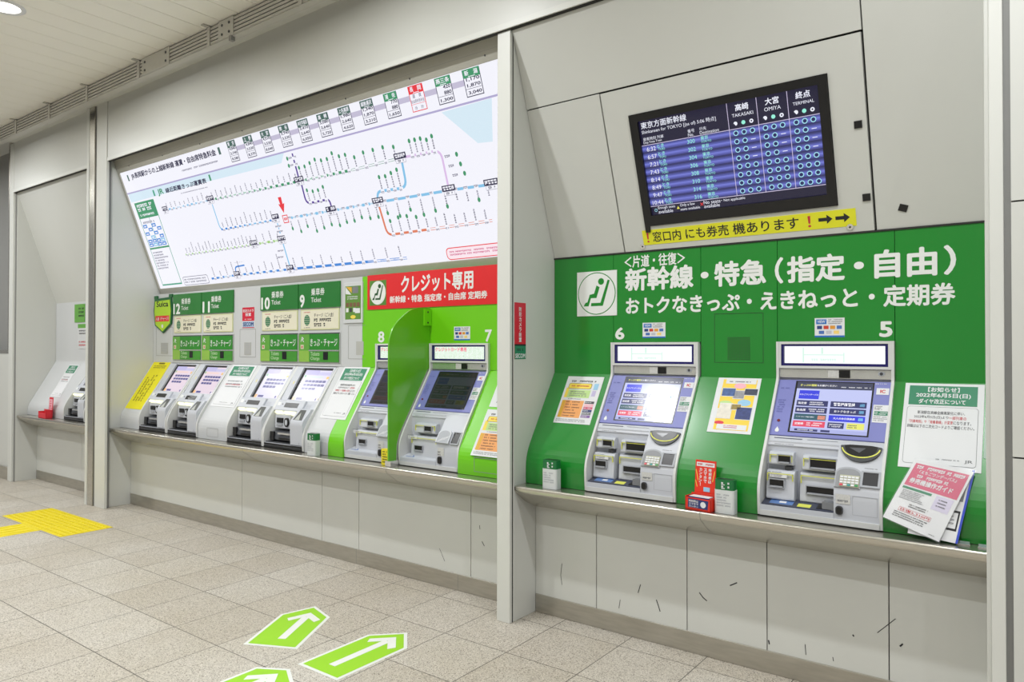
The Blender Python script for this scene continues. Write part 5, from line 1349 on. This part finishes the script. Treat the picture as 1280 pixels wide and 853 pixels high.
m = MB(); K = Frame(Z.to(-.002, .033, .006), Z.u, (0, .10, 1)); m.box(K, (-.052, 0, .052, .215), -.003, .002, OR); m.rect(K, (-.046, .186, .046, .205), .0025, PAPER); m.greek(K, (-.04, .191, .04, .200), 1, .003, REDINK, 3, ragged=.05, gap=.1)
m.column(K, '時刻表は', (.014, .11, .034, .18), .0025, PAPER, .03); m.column(K, 'スマホで', (-.010, .11, .010, .18), .0025, PAPER, .03); m.column(K, 'カンタン！', (-.034, .095, -.014, .18), .0025, PAPER, .03)
for a, b in (((-.048, .17), (-.036, .12)), ((-.049, .12), (-.040, .09)), ((.048, .17), (.038, .12))): m.strip(K, [a, b], .003, .0025, YPALE)
m.box(K, (-.006, .072, .026, .092), .002, .004, SKYP); m.build('back_card', t)

# leaning leaflets at the right end
SLEEVE = mat('clear_sleeve', (236, 238, 240), .12, alpha=.10, coat=.6)
def quadmap(fr, Q, a, b, n=0.0):
    """Point (a right, b up) of the quad TL, TR, BR, BL on a frame."""
    tl, tr, br, bl = [Vector(q) for q in Q]
    p = bl * (1 - a) * (1 - b) + br * a * (1 - b) + tr * a * b + tl * (1 - a) * b
    return fr.to(p.x, p.y, n)
class QF(Frame):
    """Working surface fitted to a slightly bowed leaning sheet."""
    def __init__(s, fr, Q, bow):
        s.fr, s.Q, s.bow, s.n = fr, Q, bow, fr.n
    def to(s, a, b, n=0.0):
        return quadmap(s.fr, s.Q, a, b, n + s.bow * (4 * b * (1 - b)) + s.bow * .4 * math.sin(a * 3.0))
def sheet(m, q, r, mt, n, N=8):
    u0, v0, u1, v1 = r
    for j in range(N):
        for i in range(4):
            a0, a1 = u0 + (u1 - u0) * i / 4, u0 + (u1 - u0) * (i + 1) / 4; b0, b1 = v0 + (v1 - v0) * j / N, v0 + (v1 - v0) * (j + 1) / N
            m.add([q.to(a0, b0, n), q.to(a1, b0, n), q.to(a1, b1, n), q.to(a0, b1, n)], [(0, 1, 2, 3)], mt, True)
Q1 = [(-.456, .317), (-.2555, .286), (-.362, .004), (-.5593, .073)]
Q2 = [(-.440, .312), (-.252, .292), (-.302, .004), (-.47, .020)]
q2 = QF(PK.moved((0, .010, 0)), Q2, .003)
m = MB(); sheet(m, q2, (0, 0, 1, 1), PAPER, 0); sheet(m, q2, (.955, 0, 1, 1), mat('leaflet_blue_edge', (40, 70, 190), .4), .0006); sheet(m, q2, (0, 0, 1, 1), PAPER, -.0012)
sheet(m, q2, (.72, .55, .92, .75), GREYINK, .0006); sheet(m, q2, (.70, .15, .92, .42), INK, .0006); sheet(m, q2, (.72, .18, .89, .39), PAPER, .0009); m.greek(q2, (.74, .22, .87, .36), 3, .0012, GREYINK, 3)
m.build('leaflet', label='white leaflet with a blue edge tucked behind the pink leaflet at the right end', cat='leaflet')
q1 = QF(PK, Q1, .006)
m = MB(); sheet(m, q1, (0, 0, 1, 1), PAPER, 0); sheet(m, q1, (0, 0, 1, 1), PAPER, -.001)
sheet(m, q1, (.05, .58, .96, .95), PINK, .0005)
for s, r, b in (('長岡⇔新潟 往復おトクなきっぷ', (.10, .87, .92, .925), .01), ('『えちごワンデーパス』', (.18, .80, .82, .855), .02), ('自由席回数特急券', (.18, .73, .76, .78), .02), ('券売機操作ガイド', (.10, .63, .84, .715), .03)):
    if s.startswith(('長岡', '自由席')): m.greek(q1, r, 1, .0012, PAPER, 3, ragged=.02, gap=.1, asp=.75)
    else: m.text(q1, s, r, .0012, PAPER, b)
sheet(m, q1, (.05, .525, .56, .56), PGREEN, .0008); m.greek(q1, (.08, .36, .52, .51), 6, .0012, GREYINK, 5, asp=.8); sheet(m, q1, (.64, .36, .93, .56), mat('leaflet_lilac', (206, 200, 222), .5), .0008); m.greek(q1, (.70, .40, .88, .53), 3, .0012, INK, 6, gap=.6, asp=.7)
m.greek(q1, (.30, .27, .66, .33), 2, .0012, INK, 7, asp=.75); sheet(m, q1, (.17, .185, .73, .245), REDINK, .0008); sheet(m, q1, (.175, .19, .725, .24), PAPER, .0011); m.text(q1, '往復5,310円', (.19, .195, .71, .235), .0015, REDINK, .02)
m.greek(q1, (.12, .08, .78, .17), 3, .0012, INK, 9, asp=.7); m.greek(q1, (.80, .03, .92, .045), 1, .0012, INK, 10)
sheet(m, q1, (-.02, -.015, 1.02, 1.03), SLEEVE, .0022)
m.build('leaflet', label='white and pink leaflet in a clear sleeve leaning tilted at the counter right end', cat='leaflet')
m = MB(); r = (-.228, .19, -.196, .50); m.box(S1, r, .001, .003, mat('acrylic_sheet', (216, 236, 226), .08, alpha=.45, coat=.5)); m.prism(S1, ell(-.222, .492, .004, seg=8), .003, .0045, CHROME)  # whitish tint paints the reflection into the clear sheet
m.build('acrylic_sheet', label='narrow clear plastic sheet on the green slope right of the large white notice', cat='sheet')
for k, (x, y) in enumerate(((-.285, 3.235), (-.216, 3.225))):
    m = MB(); m.cube(x - .022, x + .022, y - .008, y + .008, .7355, .739, CHROME); m.cube(x - .020, x + .020, y + .002, y + .006, .739, .748, mat('clip_clear', (180, 200, 196), .15, alpha=.6))
    m.build('sign_clip', label='small clear clip on the counter right of the leaflets, ' + ('nearer the leaflets' if k == 0 else 'at the very end'), cat='clip', group='small clips')

# ================================================================== far left bay
P3 = fillet([(3.265, .737), (3.265, .83), (3.55, 1.33), (3.55, 2.0)], [0, .06, .02, 0]) + [(3.60, 2.0), (3.60, .737)]
m = MB(); m.sweepx(P3, -9.236, -8.26, HW_); m.build('slope_cover', label='pale grey sloping housing in the far left bay', cat='cover')
m = MB(); P4 = [(3.55, 1.335), (3.55, 2.0), (3.60, 2.0), (3.60, 1.335)]; m.sweepx(P4, -8.258, -7.13, HW_); m.build('wall_panel', label='pale grey back panel of the far left bay above the ticket machine', cat='panel')
copy_thing(t9, (-8.01, BT[1] - .01, BT[2]), 'grey ticket machine in the far left bay, mostly hidden by the steel post')
notice(B3S, (-8.815, .14, -8.56, .535), 'timetable_notice', 'white notice with a green heading on the pale slope in the far left bay', False)
m = MB(); r = (-8.742, 1.765, -8.49, 1.965); m.box(W1, r, 0, .006, SIGN3); m.greek(W1, (r[0] + .10, r[1] + .05, r[2], r[3] - .03), 3, .0065, INK, 4, gap=.5); m.build('wall_sign', label='light green sign on the back wall of the far left bay', cat='sign')
m = MB(); r = (-8.655, 1.475, -8.30, 1.745); m.box(W1, r, 0, .006, WHITE); m.rect(W1, (r[0], r[3] - .045, r[2], r[3]), .0065, SIGN3); m.greek(W1, (r[0] + .03, r[3] - .12, r[2] - .02, r[3] - .06), 2, .0065, INK, 5, gap=.5); m.greek(W1, (r[0] + .03, r[1] + .02, r[2] - .02, r[1] + .09), 2, .0065, REDINK, 6, gap=.5)
m.build('wall_notice', label='white wall notice with a light green band in the far left bay', cat='notice')
t = thing('leaflet_stand', 'red leaflet stand with an upright card on the far left counter', 'stand', (-8.58, 3.205, .736))
m = MB(); Z = Frame((-8.60, 3.205, .736), (1, -.05, 0), (.05, 1, 0)); RS = mat('stand_crimson', (214, 38, 52), .4)
m.box(Z, (-.11, -.03, .11, .03), 0, .006, RS); m.box(Z, (-.11, -.03, .11, -.026), 0, .058, RS); m.box(Z, (-.11, -.03, -.106, .03), 0, .07, RS); m.box(Z, (.106, -.03, .11, .03), 0, .09, RS); m.box(Z, (-.11, .026, .11, .03), 0, .09, RS)
m.build('tray', t)
m = MB(); K = Frame(Z.to(.05, .032, .006), Z.u, (0, .05, 1)); m.box(K, (-.05, 0, .055, .215), -.003, .002, RS); m.rect(K, (-.04, .05, .045, .195), .0025, PINKP); m.greek(K, (-.03, .06, .04, .185), 5, .003, RS, 3); m.build('back_card', t)

# ================================================================== floor markings
STW = mat('sticker_white', (226, 228, 224), .45); STL = mat('sticker_lime', (150, 208, 34), .45, var=.03, scale=6)
def arrow_sticker(P, label, ax=None, tip=None):
    """Pentagon floor sticker from its outline; inset lime field; white arrow along ax..tip."""
    m = MB(); k = len(P); c = (sum(p[0] for p in P) / k, sum(p[1] for p in P) / k)
    m.prism(FL, P, 0, .0012, STW)
    I = []
    ar = sum(P[i][0] * P[(i + 1) % k][1] - P[(i + 1) % k][0] * P[i][1] for i in range(k)); s = 1 if ar > 0 else -1
    for i in range(k):
        p = Vector(P[i]); a = (p - Vector(P[i - 1])).normalized(); b = (Vector(P[(i + 1) % k]) - p).normalized()
        na = Vector((-a.y, a.x)) * s; nb = Vector((-b.y, b.x)) * s; h = (na + nb) / max(.5, 1 + na.dot(nb)); q = p + h * .017; I.append((q.x, q.y))
    m.face(FL, I if s > 0 else I[::-1], .0016, STL)
    a = Vector(ax); b = Vector(tip); d = (b - a).normalized(); e = Vector((-d.y, d.x)); hw = .021
    sh = b - d * .05
    m.add([FL.to(*q, .002) for q in ((a - e * hw), (sh - e * hw), (sh + e * hw), (a + e * hw))], [(0, 1, 2, 3)], STW)
    for sg in (1, -1):
        q = [b + d * .012, b - d * .046, b - d * .118 + e * sg * .072, b - d * .082 + e * sg * .094]
        m.add([FL.to(*x, .0021) for x in (q if sg > 0 else q[::-1])], [(0, 1, 2, 3)], STW)
    return m.build('floor_arrow', label=label, cat='floor sticker', group='lime green floor arrows')
arrow_sticker([(-3.252, 2.107), (-2.990, 2.232), (-3.200, 2.606), (-3.401, 2.664), (-3.451, 2.469)], 'lime green floor arrow turned leftwards, left of the largest floor arrow', (-3.156, 2.262), (-3.330, 2.572))
arrow_sticker([(-2.846, 2.129), (-2.567, 2.129), (-2.565, 2.565), (-2.705, 2.705), (-2.847, 2.564)], 'lime green floor arrow pointing straight at the wall, near the foot of the white pier', (-2.706, 2.215), (-2.706, 2.615))
arrow_sticker([(-2.970, 1.56), (-2.691, 1.56), (-2.691, 1.995), (-2.83, 2.075), (-2.970, 1.995)], 'lime green floor arrow cut off by the bottom edge of the view', (-2.83, 1.64), (-2.83, 2.00))

TY = mat('tactile_yellow', (226, 206, 20), .55, var=.05, scale=8)
tp = [(-7.43, 2.435, 'r'), (-7.03, 2.435, 'd'), (-6.63, 2.435, 'd')]
lab = ['yellow tactile floor tile with raised dots, ' + w for w in ('leftmost of the row of three', 'middle of the row of three', 'rightmost of the row of three')]
for (x, y, kd), lb in zip(tp, lab):
    m = MB(); m.box(FL, (x + .001, y + .001, x + .397, y + .397), 0, .003, TY, bev=.001)
    for i in range(8):
        for j in range(8):
            c = (x + .035 + .047 * i, y + .035 + .047 * j); m.prism(FL, ell(*c, .011, seg=8), .003, .007, TY)
    m.build('tactile_tile', label=lb, cat='tactile tile', group='yellow tactile tiles')
for k, y in enumerate((2.033, 1.63)):
    m = MB(); x = -6.97; m.box(FL, (x, y, x + .368, y + .40), 0, .003, TY, bev=.001)
    for i in range(4): m.box(FL, (x + .035 + .085 * i, y + .03, x + .062 + .085 * i, y + .37), .003, .007, TY, bev=.002)
    m.build('tactile_tile', label='yellow tactile floor tile with raised bars, ' + ('touching the row of dotted tiles' if k == 0 else 'at the left edge of the view'), cat='tactile tile', group='yellow tactile tiles')

# ================================================================== cable trunking and downlight at the ceiling
tr = thing('cable_rail', 'long grey ribbed cable rail along the wall just under the ceiling', 'rail', (-6, 2.98, 3.70))
m = MB(); yf, y1 = 2.920, 2.975; zb, zt = 3.706, 3.842
m.cube(-12.9, 3.4, yf + .012, y1, zb, zt, DARK)
for k in range(5): m.cube(-12.9, 3.4, yf, yf + .014, zb + .003 + .0270 * k, zb + .0215 + .0270 * k, TRUNK)
m.cube(-12.9, 3.4, yf, y1, zb - .006, zb, TRUNK)
m.build('ribbed_rail', tr)
for x in (-10.3, -9.45, -8.62, -7.79, -6.98, -6.03, -4.98, -3.9, -2.8, -1.7, -.6, .5):
    m = MB(); m.cube(x - .018, x + .018, yf - .008, yf, zb - .004, zt + .004, TRUNK); m.cube(x - .018, x + .018, yf - .055, yf, zt, zt + .006, TRUNK); m.build('bracket', tr)
for a, b in ((-5.97, -5.54), (-4.85, -4.66)):
    m = MB(); m.cube(a, b, yf - .006, yf + .001, zb, zt, TRUNK)
    fr = Frame((0, yf - .006, 0), (1, 0, 0), (0, 0, 1))
    for u in (a + .05, b - .05):
        for v in (zb + .035, zt - .035): m.prism(fr, ell(u, v, .010, seg=8), 0, .004, DARK)
    if a > -5: m.cube(b - .045, b - .015, yf - .012, yf + .02, zb - .035, zb, GREYGAP)
    m.build('joint_plate', tr)

dl = thing('downlight', 'round recessed ceiling downlight at the top left of the view', 'ceiling light', (-5.83, 1.90, CEIL - .03))
Z = Frame((-5.83, 1.90, CEIL), (1, 0, 0), (0, -1, 0))
m = MB(); R0, R1 = .125, .095
vs = []; N = 32
for r, z in ((R0, -.002), (R0, .006), (R1 + .006, .010), (R1, .008), (R1 - .004, .001)):
    vs += [Z.to(r * math.cos(2 * math.pi * i / N), r * math.sin(2 * math.pi * i / N), z) for i in range(N)]
m.add(vs, [(k * N + i, k * N + (i + 1) % N, (k + 1) * N + (i + 1) % N, (k + 1) * N + i) for k in range(4) for i in range(N)], PAPER, True); m.build('trim_ring', dl)
m = MB(); m.face(Z, ell(0, 0, R1 - .003, seg=32), .004, E('downlight_lens', (255, 252, 246), 6.0)); m.build('lens', dl)

for o in list(bpy.data.objects):
    if '_o_' in o: del o['_o_']
